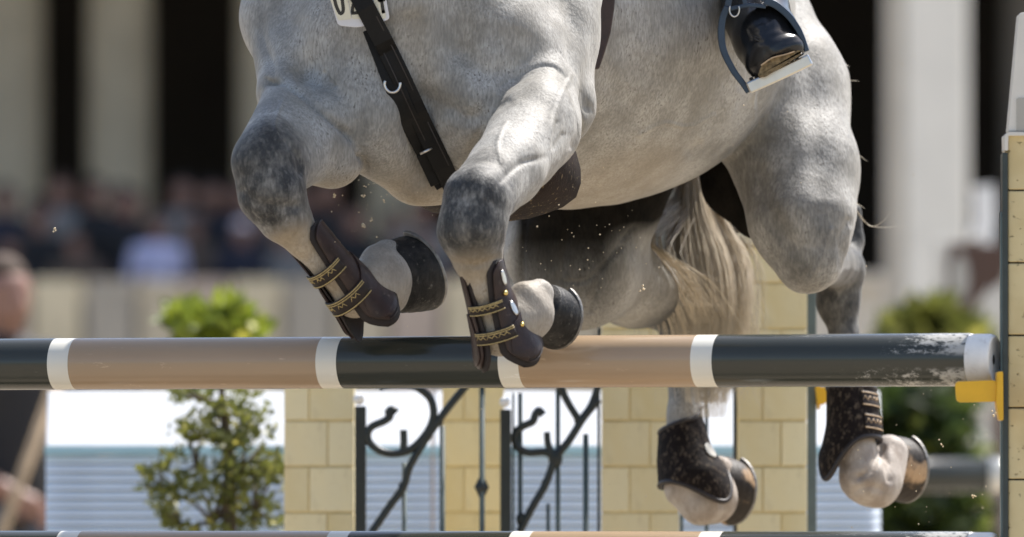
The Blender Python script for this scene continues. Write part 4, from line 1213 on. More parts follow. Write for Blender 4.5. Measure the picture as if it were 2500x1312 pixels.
M_IRON = simple('dark_green_iron', (0.012, 0.018, 0.017), 0.45, 0.2, 40)
M_IRONL = simple('grey_green_iron', (0.06, 0.085, 0.08), 0.5, 0.15, 40)
M_KNOB = simple('white_knob', (0.75, 0.75, 0.72), 0.4, 0.05)
def gp(pts, y): return [P(a, b, y) for a, b in pts]
def iron_gate(label, y, x_post, posts, bars, tubes, lumps, knobs, diamonds=()):
    g0 = P(x_post, 1200, y)
    root = empty('iron_gate', (g0.x, y, 0), label, 'gate', 'wrought iron gates behind the pole')
    for (ua, ub, vt, m) in posts:
        xa, xb, zt_ = P(ua, 1100, y).x, P(ub, 1100, y).x, P(ua, vt, y).z
        MB().box(((xa + xb) / 2, y, zt_ / 2), xb - xa, xb - xa if xb - xa > .015 else .02, zt_).build('post', m, root, bevel=.003)
    for (uc, vt, r, m) in bars:
        p = P(uc, vt, y); MB().tube([(p.x, y, .05), (p.x, y, p.z)], r, 8).build('bar', m, root, smooth=True)
    for pts, r0, r1 in tubes:
        q = bezier([Vector((a, b, 0)) for a, b in pts], 52); n = len(q)
        MB().tube([P(c.x, c.y, y - .006) for c in q], [r0 + (r1 - r0) * i / (n - 1) for i in range(n)], 8).build('scroll', M_IRON, root, smooth=True)
    for (uc, vc, ru, rv) in lumps:
        c = P(uc, vc, y - .006); ru *= S(y); rv *= S(y); vs, fs = [], []
        for i in range(7):
            t = math.pi * i / 6
            for k in range(10): vs.append(c + Vector((ru * math.sin(t) * math.cos(k * .6283), .6 * ru * math.sin(t) * math.sin(k * .6283), rv * math.cos(t))))
        for i in range(6):
            for k in range(10): fs.append((i * 10 + k, i * 10 + (k + 1) % 10, i * 10 + 10 + (k + 1) % 10, i * 10 + 10 + k))
        MB().add(vs, fs).build('collar', M_IRON, root, smooth=True)
    for (uc, vc, r) in knobs:
        c = P(uc, vc, y); r *= S(y); vs, fs = [], []
        for i in range(9):
            t = math.pi * i / 8
            for k in range(12): vs.append(c + Vector((r * math.sin(t) * math.cos(k * .5236), r * math.sin(t) * math.sin(k * .5236), r * math.cos(t))))
        for i in range(8):
            for k in range(12): fs.append((i * 12 + k, i * 12 + (k + 1) % 12, i * 12 + 12 + (k + 1) % 12, i * 12 + 12 + k))
        MB().add(vs, fs).build('knob', M_KNOB, root, smooth=True)
    for (uc, vc, ru, rv) in diamonds:
        c = P(uc, vc, y); ru *= S(y); rv *= S(y)
        vs = [c + Vector((0, 0, rv)), c + Vector((0, 0, -rv))] + [c + Vector((ru * math.cos(a), ru * .6 * math.sin(a), 0)) for a in (0, 1.5708, 3.1416, 4.7124)]
        MB().add(vs, [(0, 2, 3), (0, 3, 4), (0, 4, 5), (0, 5, 2), (1, 3, 2), (1, 4, 3), (1, 5, 4), (1, 2, 5)]).build('diamond', M_IRON, root)
    # bottom and top rails
    ua, ub = posts[0][1], posts[-1][0]
    xa, xb = P(ua, 1100, y).x, P(ub, 1100, y).x
    for z in (.12, P(900, 930, y).z):
        MB().box(((xa + xb) / 2, y, z), xb - xa, .014, .018).build('rail', M_IRON, root)
    return root
iron_gate('iron gate with a round scroll, left of the diamond bar', GY, 980, [(866, 894, 992, M_IRON), (1221, 1248, 1000, M_IRON)],
          [(987, 1130, .005, M_IRONL), (1080, 1040, .006, M_IRONL), (1177, 930, .006, M_IRONL)],
          [([(968, 1008), (958, 1000), (948, 1006), (952, 1018), (935, 1030), (908, 1042), (897, 1060), (903, 1082), (930, 1102), (965, 1108), (1005, 1096), (1040, 1060), (1058, 1020), (1054, 980), (1032, 955), (1000, 940), (960, 936), (925, 948)], .0085, .0085),
           ([(985, 1050), (986, 1080), (984, 1106)], .008, .008),
           ([(1140, 940), (1100, 988), (1068, 1031), (1035, 1080), (1000, 1140), (985, 1188), (950, 1238), (908, 1300), (880, 1345)], .0085, .0085)],
          [(1068, 1031, 15, 12), (983, 1190, 11, 14), (940, 1105, 16, 8)], [(876, 975, 14), (1232, 982, 13)], [(1176, 1190, 18, 38)])
iron_gate('iron gate with a heavy scroll knot, right of the diamond bar', GY + .02, 1400, [(1250, 1256, 960, M_IRONL), (1458, 1465, 800, M_IRON)],
          [(1270, 960, .005, M_IRONL), (1362, 950, .005, M_IRONL), (1430, 1060, .006, M_IRONL), (1338, 1230, .004, M_IRONL)],
          [([(1326, 1014), (1316, 1003), (1307, 1012), (1300, 1030), (1275, 1042), (1258, 1060), (1262, 1090), (1290, 1105), (1330, 1104), (1356, 1118)], .0085, .0085),
           ([(1335, 1055), (1338, 1085), (1350, 1112)], .007, .008), ([(1362, 930), (1385, 980), (1414, 1028)], .008, .008), ([(1464, 930), (1442, 990), (1414, 1028)], .007, .007),
           ([(1462, 975), (1425, 1020), (1390, 1075), (1356, 1120), (1332, 1182), (1300, 1238), (1268, 1300)], .0085, .0085)],
          [(1414, 1028, 13, 12), (1356, 1120, 18, 24), (1330, 1182, 9, 14), (1272, 1268, 12, 18)], [])
iron_gate('narrow iron gate between the two tall brick pillars', GY + .04, 1730, [(1660, 1668, 800, M_IRONL), (1790, 1800, 800, M_IRON)], [(1725, 900, .004, M_IRONL)], [([(1668, 1230), (1700, 1200), (1725, 1150)], .005, .004)], [], [])
# grey green upright of the rear wing and its yellow cup
up = empty('rear_wing_post', (P(1982, 1100, GY).x, GY, 0), 'grey green metal upright beside the tall brick pillar near the rightmost hind leg', 'post')
xa, xb, zt_ = P(1971, 1100, GY).x, P(1993, 1100, GY).x, P(1980, 640, GY).z
MB().box(((xa + xb) / 2, GY, zt_ / 2), xb - xa, .03, zt_).build('upright', simple('grey_green_paint', (0.10, 0.13, 0.12), .5, .1, 20), up, bevel=.003)
MB().box(((xa + xb) / 2, GY + .01, .02), .06, .35, .03).build('foot', M_IRON, up, bevel=.004)
MB().box(((xa + xb) / 2, GY, zt_ + .008), xb - xa + .01, .04, .016).build('end_cap', M_IRON, up, bevel=.003)
rc = empty('jump_cup', P(2010, 985, GY), 'blurred yellow cup behind the rightmost hind boot', 'jump cup')
MB().poly([P(a, b, GY - .05) for a, b in rounded([(1990, 945), (2036, 945), (2030, 972), (2010, 990), (1996, 988)], 5, 3)], (0, .006, 0)).build('front_plate', M_YEL, rc, bevel=.001)
MB().poly([P(a, b, GY - .045) for a, b in rounded([(1992, 940), (2003, 940), (2003, 1000), (1996, 1000)], 3, 3)], (0, .05, 0)).build('back_plate', M_YEL, rc, bevel=.001)

# ------------------------------------------------------------------ white slatted barrier
BY = 4.6
M_SLAT = simple('pale_blue_slat', (0.78, 0.85, 0.93), 0.5, 0.06, 4)
M_WBOARD = simple('white_board', (0.84, 0.84, 0.83), 0.5, 0.03, 3)
M_TEAL = simple('teal_trim', (0.34, 0.54, 0.62), 0.5, 0.1, 3)
M_GAP = simple('slate_blue_frame', (0.34, 0.46, 0.62), 0.8, 0.1, 3)
def barrier(u0, u1, label, bow):
    xa, xb = P(u0, 1100, BY).x, P(u1, 1100, BY).x; cx = (xa + xb) / 2
    root = empty('slatted_barrier', (cx, BY, 0), label, 'barrier', 'white barriers behind the gates')
    zt_ = P(800, 1112, BY).z
    pitch = 21.5 * S(BY); k = 0; z = zt_
    me = None
    while z > .03:
        if me is None:
            o = MB().box((cx, BY, z - pitch / 2), xb - xa, .0185, .004, Matrix.Rotation(R(50), 3, 'X')).build('slat', M_SLAT, root, bevel=.001); me = o.data; z0 = z
        else:
            o = bpy.data.objects.new('slat', me); COL.objects.link(o); o.parent = root; o.location = (0, random.uniform(-.001, .001), z - z0)
        z -= pitch
    MB().box((cx, BY + .024, zt_ / 2), xb - xa, .012, zt_).build('backing', M_GAP, root)
    MB().box((cx, BY, P(800, 1101, BY).z), xb - xa + .004, .03, 20 * S(BY)).build('trim', M_TEAL, root, bevel=.002)
    za, zb_ = P(800, 1090, BY).z, P(800, 955, BY).z
    lean = .10
    mb = MB(); mb.add([(xa, BY - .01, za), (xb, BY - .01, za), (xb, BY + lean, zb_), (xa, BY + lean, zb_), (xa, BY + .02, za), (xb, BY + .02, za), (xb, BY + lean + .03, zb_), (xa, BY + lean + .03, zb_)],
           [(0, 1, 2, 3), (5, 4, 7, 6), (0, 4, 5, 1), (3, 2, 6, 7), (0, 3, 7, 4), (1, 5, 6, 2)])
    mb.build('top_board', M_WBOARD, root, bevel=.003)
barrier(112, 1052, 'long white slatted barrier behind the leafy shrub', 0)
barrier(1060, 2150, 'long white slatted barrier behind the brick pillars and hind legs', 0)

# ------------------------------------------------------------------ shrubs
def leaf_material(name, c0, c1, c2):
    m, nt, b = new_mat(name)
    r = attr(nt, 'rnd')
    c = mixc(nt, r, c0, c1)
    c = mixc(nt, ramp(nt, r, .86, 1.0), c, c2)
    nt.links.new(c, b.inputs['Base Color']); b.inputs['Roughness'].default_value = .45
    tr_ = nt.nodes.new('ShaderNodeBsdfTranslucent'); nt.links.new(c, tr_.inputs[0])
    mx = nt.nodes.new('ShaderNodeMixShader'); mx.inputs[0].default_value = .45
    nt.links.new(b.outputs[0], mx.inputs[1]); nt.links.new(tr_.outputs[0], mx.inputs[2])
    nt.links.new(mx.outputs[0], nt.nodes['Material Output'].inputs[0])
    return m
M_BARK = simple('bark', (0.10, 0.075, 0.05), .9, .3, 60, bump_s=.5)
def shrub(name, label, y, blobs, n, size, m, stem, seed):
    """blobs: (u, v, half width px, half height px, weight)"""
    rd = random.Random(seed)
    root = empty(name, (P(stem[0][0], 1200, y).x, y, 0), label, 'shrub')
    W = sum(b[4] for b in blobs); V, F, A = [], [], []
    twigs = MB()
    base = P(stem[-1][0], stem[-1][1], y)
    for (u_, v_, hw, hh, wt) in blobs:
        k = int(n * wt / W)
        cl = []
        for _ in range(max(5, k // 16)):
            a, b_ = rd.uniform(0, 6.283), rd.random() ** .4
            cl.append((u_ + hw * b_ * math.cos(a), v_ + hh * b_ * math.sin(a), y + rd.uniform(-1, 1) * hw * S(y) * .7))
        for c in cl[::3]:
            twigs.tube([P(u_, v_ + hh * .5, y), P((u_ + c[0]) / 2, (v_ + c[1]) / 2 + hh * .1, (y + c[2]) / 2), P(*c)], [.006, .004, .0015], 5)
        for _ in range(k):
            c = cl[rd.randrange(len(cl))]
            p = P(c[0] + rd.gauss(0, hw * .13), c[1] + rd.gauss(0, hh * .13), c[2] + rd.gauss(0, .05))
            d = Vector((rd.gauss(0, 1), rd.gauss(0, 1), rd.gauss(.5, .8))).normalized()
            s_ = d.cross(Vector((rd.gauss(0, 1), rd.gauss(0, 1), rd.gauss(0, 1)))).normalized()
            L_ = size * rd.uniform(.6, 1.3); nn_ = d.cross(s_)
            i0 = len(V); V += [p, p + d * L_ * .45 + s_ * L_ * .24 + nn_ * .06 * L_, p + d * L_, p + d * L_ * .45 - s_ * L_ * .24 + nn_ * .06 * L_]
            F.append((i0, i0 + 1, i0 + 2, i0 + 3)); A += [min(1, max(0, rd.gauss(.5, .28)))] * 4
    np_mesh('foliage', np.array([tuple(p) for p in V]), np.array(F), m, root, dict(rnd=np.array(A)))
    tag(twigs.build('twigs', M_BARK, root, smooth=True), kind='stuff')
    q = [Vector((P(stem[0][0], 1300, y).x, y, 0))] + [P(a, b_, y) for a, b_ in stem]
    MB().tube(bezier(q, 16), [.022 - .016 * i / 16 for i in range(17)], 10).build('trunk', M_BARK, root, smooth=True)
M_LEAF = leaf_material('yellow_green_leaves', (0.075, 0.09, 0.02), (0.22, 0.225, 0.045), (0.42, 0.38, 0.09))
M_LEAF2 = leaf_material('dark_green_leaves', (0.018, 0.035, 0.008), (0.075, 0.11, 0.022), (0.22, 0.26, 0.05))
M_LEAF3 = leaf_material('bright_top_leaves', (0.12, 0.17, 0.02), (0.28, 0.32, 0.03), (0.48, 0.46, 0.06))
shrub('potted_shrub', 'leafy yellow green shrub in front of the white barrier left of the pillars', 3.9,
      [(520, 965, 95, 34, 1.0), (530, 1000, 90, 40, .9), (560, 1050, 110, 60, 1.6), (590, 1130, 110, 70, 2.2), (480, 1110, 80, 60, 1.0), (620, 1220, 90, 90, 2.2), (520, 1230, 120, 90, 2.4), (395, 1175, 55, 40, .7), (440, 1250, 60, 60, .8), (560, 1400, 170, 110, 3.5)],
      2700, .026, M_LEAF, [(560, 1300), (560, 1150), (545, 1000), (540, 940)], 3)
shrub('tall_shrub', 'bright yellow green shrub top showing above the left part of the pole', 8.5,
      [(455, 795, 32, 34, 1), (540, 782, 44, 34, 1.4), (600, 808, 34, 26, .8), (505, 850, 70, 40, 1.6), (540, 930, 60, 50, 1.2)], 620, .07, M_LEAF3, [(530, 1300), (530, 1000), (530, 850)], 5)
shrub('round_shrub', 'dark green blurred shrub below the right end of the pole', 12.5,
      [(2230, 1010, 110, 70, 2), (2150, 1050, 70, 90, 1.4), (2290, 1060, 80, 90, 1.5), (2230, 1180, 150, 80, 2.4), (2200, 1270, 140, 90, 2.4), (2330, 1270, 80, 70, 1.2), (2240, 1420, 180, 120, 3)],
      3000, .085, M_LEAF2, [(2230, 1400), (2230, 1200), (2230, 1000)], 8)
shrub('garden_shrub', 'small blurred green shrub above the right end of the pole', 16,
      [(2230, 830, 60, 45, 1), (2310, 810, 60, 45, 1.2), (2280, 900, 120, 70, 2)], 700, .12, M_LEAF, [(2270, 1250), (2270, 1000), (2270, 850)], 11)

# ------------------------------------------------------------------ far pole and its stand
fy = 10.5
fp = empty('far_pole', P(2200, 1162, fy), 'blurred dark green pole with white end far behind the rightmost hoof', 'pole')
a, b = P(1880, 1164, fy), P(2415, 1160, fy); e = P(2470, 1160, fy)
MB().tube([a, b], 41 * S(fy), 24).build('painted_section', M_DKG, fp, smooth=True)
MB().tube([b, e], 41.5 * S(fy), 24).build('white_band', M_WHT, fp, smooth=True)
fw = empty('far_wing', (P(2520, 1100, fy).x, fy, 0), 'blurred white wing at the far pole, seen left of the stone wing', 'jump wing')
xa = P(2462, 1100, fy).x
MB().box((xa + .03, fy + .09, .75), .05, .05, 1.5).build('post', M_WHITEP, fw, bevel=.004)
MB().box((xa + .5, fy + .09, .75), .05, .05, 1.5).build('post', M_WHITEP, fw, bevel=.004)
for k in range(6):
    MB().box((xa + .265, fy + .09, .25 + .22 * k), .42, .03, .12).build('slat', M_WHITEP, fw, bevel=.004)

# ------------------------------------------------------------------ people
def figure_meshes(kind):
    """upright figure, 1.75 m, facing -y; returns dict of (V, Q) by garment"""
    def sp(a, b, ra, rb, k=.03): return seg_prim(a, b, ra, rb, k)
    out = {}
    if kind == 'rake':
        sh = [(-.19, .0, 1.44), (.19, .0, 1.44)]; el = [(-.30, -.02, 1.16), (.30, -.06, 1.17)]; wr = [(-.08, -.20, 1.00), (.20, -.30, 1.10)]
    elif kind == 'lean':
        sh = [(-.19, .0, 1.44), (.19, .0, 1.44)]; el = [(-.27, -.04, 1.17), (.27, -.04, 1.17)]; wr = [(-.14, -.24, 1.08), (.12, -.25, 1.07)]
    else:
        sh = [(-.19, .0, 1.44), (.19, .0, 1.44)]; el = [(-.26, .03, 1.16), (.26, .03, 1.16)]; wr = [(-.25, -.06, .92), (.25, -.08, .92)]
    body = [sp((0, .0, 1.40), (0, -.015, 1.56), .06, .055), sp((0, -.01, 1.64), (0, -.015, 1.665), .082, .088), sp((0, -.035, 1.575), (0, -.045, 1.60), .045, .06),
            sp((0, -.105, 1.625), (0, -.095, 1.65), .014, .010, .015), sp((-.085, 0, 1.63), (-.085, 0, 1.65), .016, .016, .01), sp((.085, 0, 1.63), (.085, 0, 1.65), .016, .016, .01)]
    shirt = [sp((-.10, 0, 1.38), (.10, 0, 1.38), .13, .13, .05), sp((0, 0, 1.38), (0, .0, 1.0), .155, .15, .06), sp((-.06, 0, 1.0), (.06, 0, 1.0), .12, .12, .05)]
    for s_ in (0, 1):
        a, b_, c = sh[s_], el[s_], wr[s_]
        shirt += [sp(a, tuple((np.array(a) * .25 + np.array(b_) * .75)), .07, .058)]
        body += [sp(tuple(np.array(a) * .3 + np.array(b_) * .7), b_, .045, .042), sp(b_, c, .043, .030, .02)]
        d = (Vector(c) - Vector(b_)).normalized(); sd = d.cross(Vector((0, -1, .2))).normalized()
        palm = Vector(c) + d * .05
        body += [sp(c, tuple(palm), .028, .036, .015)]
        for f in range(4):
            o = sd * (.028 - .019 * f); L_ = (.075, .085, .08, .065)[f]
            k0 = palm + o + d * .03; k1 = k0 + d * L_ * .5 + Vector((0, .015, -.01)); k2 = k1 + d * L_ * .3 + Vector((0, .03, -.01))
            body += [sp(tuple(k0), tuple(k1), .0095, .009, .004), sp(tuple(k1), tuple(k2), .009, .007, .004)]
        t0 = palm - d * .02 + sd * .035; t1 = t0 + sd * .03 + d * .035; body += [sp(tuple(t0), tuple(t1), .012, .009, .006)]
    tro = [sp((-.05, .0, .98), (.05, .0, .98), .135, .135, .05)]
    for s_ in (-1, 1):
        tro += [sp((s_ * .09, 0, .93), (s_ * .105, -.02, .50), .092, .062), sp((s_ * .105, -.02, .50), (s_ * .11, .01, .09), .062, .05)]
    shoes = []
    for s_ in (-1, 1): shoes += [sp((s_ * .11, .03, .045), (s_ * .125, -.16, .035), .045, .035, .02)]
    hair = [sp((0, .0, 1.705), (0, .03, 1.67), .085, .09, .03), sp((0, .045, 1.62), (0, .05, 1.60), .07, .06, .03)]
    hh = .008 if kind == 'rake' else .013
    out['body'] = sdf_mesh(body, hh); out['shirt'] = sdf_mesh(shirt, .014); out['trousers'] = sdf_mesh(tro, .015); out['shoe'] = sdf_mesh(shoes, .014); out['hair'] = sdf_mesh(hair, .013)
    return out
FIG = {}
def person(loc, kind, label, cols, rz=0, scale=1.0, group=None):
    if kind not in FIG:
        FIG[kind] = {}
        for k, (V_, Q_) in figure_meshes(kind).items():
            o = np_mesh(k, V_, Q_, None); FIG[kind][k] = o.data; o.data.materials.append(M_SKIN); bpy.data.objects.remove(o)
    root = empty('person', loc, label, 'person', group); root.rotation_euler = (0, 0, rz); root.scale = (scale,) * 3
    for k, me in FIG[kind].items():
        o = bpy.data.objects.new(k, me); COL.objects.link(o); o.parent = root
        o.material_slots[0].link = 'OBJECT'; o.material_slots[0].material = cols.get(k, M_SKIN)
    return root
M_SKIN = simple('skin_shade', (0.26, 0.14, 0.10), .5, .1, 20)
CL = lambda n, c: simple(n, c, .8, .12, 25)
C_BLACK, C_NAVY, C_DEN, C_LAV, C_BROWN, C_PINK, C_WHITE, C_GREY = CL('black_cloth', (.012, .012, .014)), CL('navy_cloth', (.015, .018, .035)), CL('denim', (.05, .075, .12)), CL('lavender_cloth', (.55, .54, .75)), CL('brown_cloth', (.10, .07, .05)), CL('pale_pink_cloth', (.70, .58, .62)), CL('white_cloth', (.72, .70, .70)), CL('grey_cloth', (.2, .19, .18))
H_DARK, H_BRN, H_WHITE = CL('dark_hair', (.015, .011, .009)), CL('brown_hair', (.06, .035, .02)), CL('white_cap', (.78, .70, .74))
ry = 14.0
hx = P(4, 716, ry)
pr = person((hx.x, ry, 0), 'rake', 'person in black shirt and jeans holding a wooden rake at the left edge', dict(shirt=C_BLACK, trousers=C_DEN, hair=H_BRN, shoe=C_BROWN), rz=R(38), scale=1.0)
pr.location.z = hx.z - 1.66
blk = empty('mounting_block', (hx.x, ry, 0), 'low wooden block under the person with the rake', 'block')
MB().box((hx.x, ry, pr.location.z / 2 - .002), .8, .6, pr.location.z - .004).build('block_body', simple('grey_wood', (.25, .2, .15), .8, .2, 10), blk, bevel=.01)
MB().box((hx.x - .55, ry, pr.location.z / 4), .3, .5, pr.location.z / 2).build('step', simple('dark_wood', (.2, .16, .12), .8, .2, 10), blk, bevel=.01)
rk = empty('rake', (P(-30, 1300, ry - .45).x, ry - .45, 0), 'wooden rake held by the person in the black shirt', 'rake')
M_WOOD = simple('pale_wood', (0.48, 0.34, 0.20), .6, .15, 20)
p1, p0 = P(140, 930, ry - .35), P(0, 1312, ry - .42); d = (p0 - p1).normalized(); pe = p1 + d * (p1.z / -d.z) * .98
MB().tube([p1 - d * .02, p0, pe], .018, 12).build('handle', M_WOOD, rk, smooth=True)
MB().box((pe.x, pe.y, pe.z + .02), .55, .05, .04).build('rake_head', M_WOOD, rk, bevel=.004)
for k in range(10):
    MB().box((pe.x - .25 + .055 * k, pe.y, .025), .015, .02, .05).build('tooth', M_WOOD, rk)

# ------------------------------------------------------------------ the arcade, its parapet and the spectators
AY = 46.0
M_COLUMN = simple('beige_column', (0.66, 0.58, 0.45), .85, .08, 3, bump_s=.2, bump_scale=20)
M_COLW = simple('white_column', (0.82, 0.79, 0.71), .8, .05, 3, bump_s=.1, bump_scale=20)
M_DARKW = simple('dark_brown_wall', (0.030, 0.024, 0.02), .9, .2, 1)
M_PAR = simple('beige_render', (0.50, 0.44, 0.33), .9, .08, 3)
M_PARG = simple('grey_beige_render', (0.55, 0.51, 0.44), .9, .06, 3)
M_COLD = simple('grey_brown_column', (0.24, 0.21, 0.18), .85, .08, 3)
M_FIN = simple('bright_white_paint', (0.90, 0.89, 0.86), .5, .03, 3)
arc = empty('arcade', (0, AY + 4, 0), 'dark arcade with pale columns in the background', 'building')
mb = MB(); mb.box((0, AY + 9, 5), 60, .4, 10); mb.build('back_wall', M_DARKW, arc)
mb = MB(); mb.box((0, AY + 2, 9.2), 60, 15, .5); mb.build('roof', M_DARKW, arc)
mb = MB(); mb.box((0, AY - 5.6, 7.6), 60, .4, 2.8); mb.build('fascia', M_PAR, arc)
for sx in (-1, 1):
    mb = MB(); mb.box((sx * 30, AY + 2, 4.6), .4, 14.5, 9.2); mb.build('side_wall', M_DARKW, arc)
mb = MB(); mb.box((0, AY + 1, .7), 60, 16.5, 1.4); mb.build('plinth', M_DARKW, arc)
def column(u0, u1, y, m, nm, parent, z1=8.95, z0=1.4):
    xa, xb = P(u0, 400, y).x, P(u1, 400, y).x; r = (xb - xa) / 2; c = (xa + xb) / 2
    mb = MB(); mb.tube([(c, y, z0), (c, y, z0 + .25)], r * 1.25, 24); mb.tube([(c, y, z0 + .25), (c, y, z0 + 2.2), (c, y, z1 - .35)], [r, r, r * .94], 28); mb.tube([(c, y, z1 - .35), (c, y, z1)], r * 1.25, 24)
    return mb.build(nm, m, parent, smooth=False)
for (u0, u1) in ((-60, 108), (212, 372), (580, 735), (892, 1045), (1240, 1400), (1560, 1720), (-420, -260), (-740, -580), (2448, 2560), (2720, 2870)):
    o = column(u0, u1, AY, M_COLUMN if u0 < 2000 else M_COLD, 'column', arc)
    o.data.polygons.foreach_set('use_smooth', np.ones(len(o.data.polygons), dtype=bool))
wy = 31.0
wc = empty('white_column', ((P(2268, 400, wy).x), wy, 0), 'broad pale column standing in daylight right of the horse', 'column')
xa, xb = P(2206, 400, wy).x, P(2360, 400, wy).x
MB().box(((xa + xb) / 2, wy, 4), xb - xa, .42, 8).build('shaft', M_COLW, wc, bevel=.03)
MB().box(((xa + xb) / 2, wy, .3), (xb - xa) * 1.3, .56, .6).build('base', M_COLW, wc, bevel=.03)
MB().box(((xa + xb) / 2, wy, 8.1), (xb - xa) * 1.3, .6, .4).build('capital', M_COLW, wc, bevel=.03)
MB().box((xa - .044, wy + .05, 2.35), .084, .36, 4.7).build('pilaster', M_PARG, wc, bevel=.01)
# parapets
PY = 37.0
M_PARS = [M_PAR, simple('pinkish_render', (.46, .38, .32), .9, .1, 3), simple('cream_render', (.60, .53, .38), .9, .1, 3), simple('grey_render', (.36, .33, .28), .9, .1, 3)]  # render colours that vary from panel to panel
par = empty('parapet', (P(500, 800, PY).x, PY, 0), 'low beige panelled wall in front of the spectators', 'wall')
zt_ = P(500, 682, PY).z
edges = [-700, -560, -420, -280, -140, 0, 75, 205, 335, 455, 560, 690, 820, 950, 1080, 1210, 1340, 1470]
for a_, b_ in zip(edges[:-1], edges[1:]):
    xa, xb = P(a_, 700, PY).x, P(b_, 700, PY).x
    MB().box(((xa + xb) / 2, PY, zt_ / 2), xb - xa - .03, .16, zt_ - .01).build('panel', M_PARS[len(par.children) % 4], par, bevel=.01)
xa, xb = P(-700, 700, PY).x, P(1470, 700, PY).x
MB().box(((xa + xb) / 2, PY + .12, zt_ / 2 - .02), xb - xa, .06, zt_ - .06).build('backing', M_PARG, par)
par2 = empty('parapet', (P(2200, 800, 33).x, 33, 0), 'grey beige low wall beside the broad pale column', 'wall')
zt2 = P(2200, 700, 33).z
xa, xb = P(1500, 700, 33).x, P(2700, 700, 33).x
MB().box(((xa + xb) / 2, 33, zt2 / 2), xb - xa, .2, zt2).build('panel', M_PARG, par2, bevel=.01)
MB().box(((xa + xb) / 2, 33, zt2 + .03), xb - xa, .3, .06).build('coping', M_PARG, par2, bevel=.01)
# terrace the spectators stand on
SPY = 38.6
zt3 = P(0, 1000, SPY).z
ter = tag(MB().box((P(400, 800, SPY).x, SPY + .9, zt3 / 2), 10, 2.0, zt3).build('terrace', M_PARG), kind='structure')
def spect(u_, v_, kind, label, cols, rz=0, y=SPY):
    h = P(u_, v_, y); base = zt3 if y > SPY - .5 else 0
    person((h.x, y, zt3), kind, label, cols, rz, (h.z - zt3) / 1.65 if (h.z - zt3) < 1.8 else 1.08, 'spectators behind the parapet')
spect(592, 572, 'lean', 'spectator in a pale pink cap and dark clothes above the parapet', dict(shirt=C_NAVY, hair=H_WHITE, body=M_SKIN, trousers=C_BLACK, shoe=C_BLACK))
spect(385, 560, 'stand', 'spectator in a lavender shirt behind the beige parapet', dict(shirt=C_LAV, hair=H_DARK, trousers=C_DEN, shoe=C_BLACK), .3)
spect(22, 610, 'lean', 'spectator with dark hair at the far left of the parapet', dict(shirt=C_BLACK, hair=H_DARK, trousers=C_BLACK, shoe=C_BLACK), -.2)
spect(185, 600, 'lean', 'spectator in brown between the two left columns', dict(shirt=C_BROWN, hair=H_BRN, trousers=C_BLACK, shoe=C_BLACK), .1)
spect(100, 540, 'stand', 'tall dark clothed spectator in front of the leftmost column', dict(shirt=C_BLACK, hair=H_DARK, trousers=C_BLACK, shoe=C_BLACK), .2, SPY + .7)
spect(320, 500, 'stand', 'tall spectator in black in front of the second column', dict(shirt=C_BLACK, hair=H_DARK, trousers=C_BLACK, shoe=C_BLACK), -.1, SPY + .7)
spect(470, 560, 'stand', 'spectator in brown right of the lavender shirt', dict(shirt=C_BROWN, hair=H_DARK, trousers=C_BLACK, shoe=C_BLACK), 0, SPY + .7)
spect(700, 590, 'lean', 'spectator in grey just left of the tucked hoof', dict(shirt=C_GREY, hair=H_DARK, trousers=C_BLACK, shoe=C_BLACK), -.1)
spect(860, 540, 'stand', 'dark clothed spectator seen between the two front knees', dict(shirt=C_BLACK, hair=H_BRN, trousers=C_BLACK, shoe=C_BLACK), .1, SPY + .7)
spect(1030, 600, 'lean', 'spectator in navy seen behind the left hoof in the picture', dict(shirt=C_NAVY, hair=H_BRN, trousers=C_BLACK, shoe=C_BLACK), .1)

# the back rows: dark clothed spectators standing close together
rd = random.Random(21)
for k in range(16):
    uu = -60 + k * 72 + rd.uniform(-14, 14); hv = rd.uniform(470, 560)
    look = ['black', 'navy', 'brown', 'grey'][k % 4]
    where = ['at the far left edge', 'left of the first column', 'in front of the first column', 'right of the first column', 'before the first dark bay', 'left of the second column', 'in front of the second column',
             'right of the second column', 'in the second dark bay', 'left of the tucked knee', 'behind the tucked knee', 'just right of the tucked knee', 'above the left tucked hoof', 'beneath the chest', 'beneath the chest strap', 'beside the right front knee'][k]
    spect(uu, hv, ['stand', 'lean'][k % 2], 'back row spectator in ' + look + ' ' + where, dict(shirt={'black': C_BLACK, 'navy': C_NAVY, 'brown': C_BROWN, 'grey': C_GREY}[look], hair=[H_DARK, H_BRN][k % 3 == 0], trousers=C_BLACK, shoe=C_BLACK), rd.uniform(-.5, .5), SPY + 1.4)

# ------------------------------------------------------------------ blurred brown and white things on the right
by_ = 19.0
bw = empty('brown_stand', (P(2380, 800, by_).x, by_, 0), 'blurred brown panel with a white oval left of the stone wing', 'jump wing')
M_BRN = simple('brown_panel', (0.085, 0.045, 0.03), .6, .1, 5)
MB().poly([P(a, b, by_) for a, b in [(2318, 592), (2470, 600), (2470, 640), (2360, 770), (2318, 770)]], (0, .06, 0)).build('panel', M_BRN, bw, bevel=.005)
MB().poly([P(2343 + 22 * math.cos(t * .314), 680 + 58 * math.sin(t * .314), by_ - .006) for t in range(20)], (0, .005, 0)).build('oval', M_PALEB, bw)
for uu in (2330, 2440):
    p = P(uu, 700, by_); MB().box((p.x, by_ + .10, P(uu, 620, by_).z / 2), .05, .05, P(uu, 620, by_).z).build('post', M_BRN, bw)
MB().poly([P(a, b, by_ - .02) for a, b in [(2440, 690), (2470, 690), (2470, 1000), (2330, 1000), (2345, 860), (2380, 770)]], (0, .015, 0)).build('skirt_board', M_WHITEP, bw, bevel=.005)
wf = empty('white_bollard', (P(2300, 800, by_ + 2).x, by_ + 2, 0), 'narrow white board standing before the broad pale column', 'board')
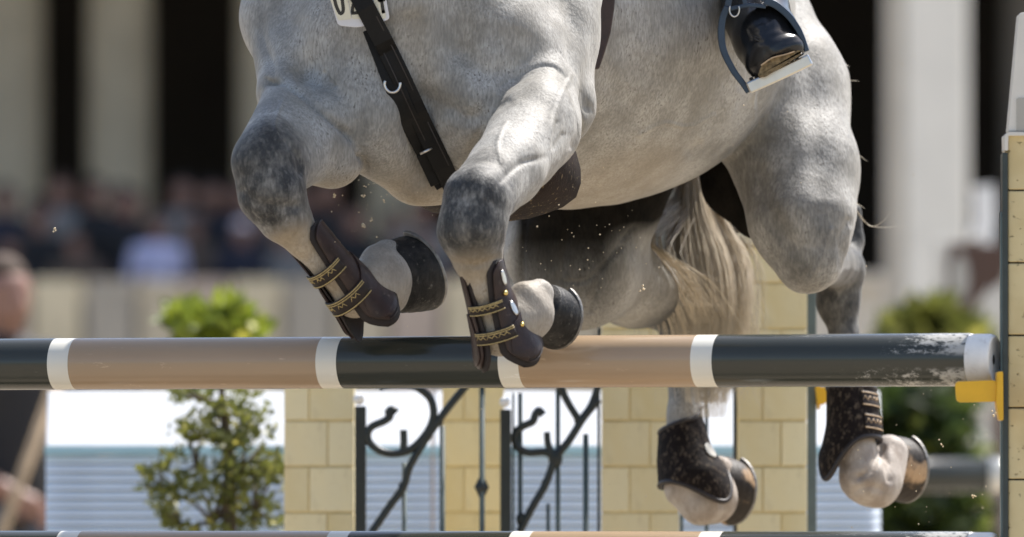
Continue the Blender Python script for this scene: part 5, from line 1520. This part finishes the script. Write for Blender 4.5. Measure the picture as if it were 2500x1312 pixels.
xa, xb, zt_ = P(2284, 800, by_ + 2).x, P(2322, 800, by_ + 2).x, P(2300, 585, by_ + 2).z
MB().box(((xa + xb) / 2, by_ + 2, zt_ / 2), xb - xa, .05, zt_).build('board', M_WHITEP, wf, bevel=.01)
MB().box(((xa + xb) / 2, by_ + 2, .04), (xb - xa) * 2, .4, .08).build('foot', M_WHITEP, wf, bevel=.01)
hz = by_ + 3
wh = empty('white_finial', P(2395, 610, hz), 'blurred white carved finial on the brown panel beside the stone wing', 'finial')
wh.location.z = 0
out = [(2376, 455), (2428, 452), (2432, 540), (2424, 590), (2428, 612), (2404, 612), (2396, 580), (2370, 585), (2374, 560), (2384, 535), (2378, 500), (2384, 486)]
MB().poly([P(a, b, hz) for a, b in rounded(out, 6, 3)], (0, .10, 0)).build('carving', M_FIN, wh, bevel=.012)
p = P(2412, 612, hz); MB().box((p.x, hz + .05, p.z / 2), .045, .08, p.z).build('post', M_WHITEP, wh)

# ------------------------------------------------------------------ sand thrown up by the hooves
def sand_grains():
    V, F = [], []
    M_ = simple('sand_grain', (0.62, 0.52, 0.36), .9, .2, 300)
    def grain(p, r):
        i0 = len(V)
        for d in ((1, 0, 0), (-1, 0, 0), (0, 1, 0), (0, -1, 0), (0, 0, 1), (0, 0, -1)):
            V.append(p + Vector(d) * r * random.uniform(.6, 1.4))
        for a, b, c in ((0, 2, 4), (2, 1, 4), (1, 3, 4), (3, 0, 4), (2, 0, 5), (1, 2, 5), (3, 1, 5), (0, 3, 5)): F.append((i0 + a, i0 + b, i0 + c))
    for _ in range(170):
        z = random.random()
        if z < .40: u_, v_, y = random.gauss(1420, 110), random.gauss(570, 90), random.uniform(-.3, .9)
        elif z < .62: u_, v_, y = random.gauss(890, 60), random.gauss(520, 90), random.uniform(-.2, .6)
        elif z < .80: u_, v_, y = random.uniform(2050, 2420), random.uniform(950, 1290), random.uniform(-.2, 1.6)
        else: u_, v_, y = random.uniform(560, 2300), random.uniform(100, 1250), random.uniform(-.3, 1.2)
        grain(P(u_, v_, y), random.choice((.0008, .001, .0012, .0016)))
    for (u_, v_, r) in ((889, 550, .006), (907, 538, .004), (817, 480, .005), (887, 480, .005), (892, 455, .003), (133, 560, .004), (1565, 705, .005), (2380, 1213, .004), (2425, 1010, .004), (938, 490, .003), (2300, 1090, .003)):
        for _ in range(4): grain(P(u_ + random.gauss(0, 3), v_ + random.gauss(0, 3), .1), r * .55)
    me = np_mesh('flying_sand', np.array([tuple(p) for p in V]), np.array(F), M_)
    me.data.polygons.foreach_set('use_smooth', np.zeros(len(F), dtype=bool))
    tag(me, 'grains of sand thrown up in the air around the horse', 'sand', kind='stuff')
sand_grains()
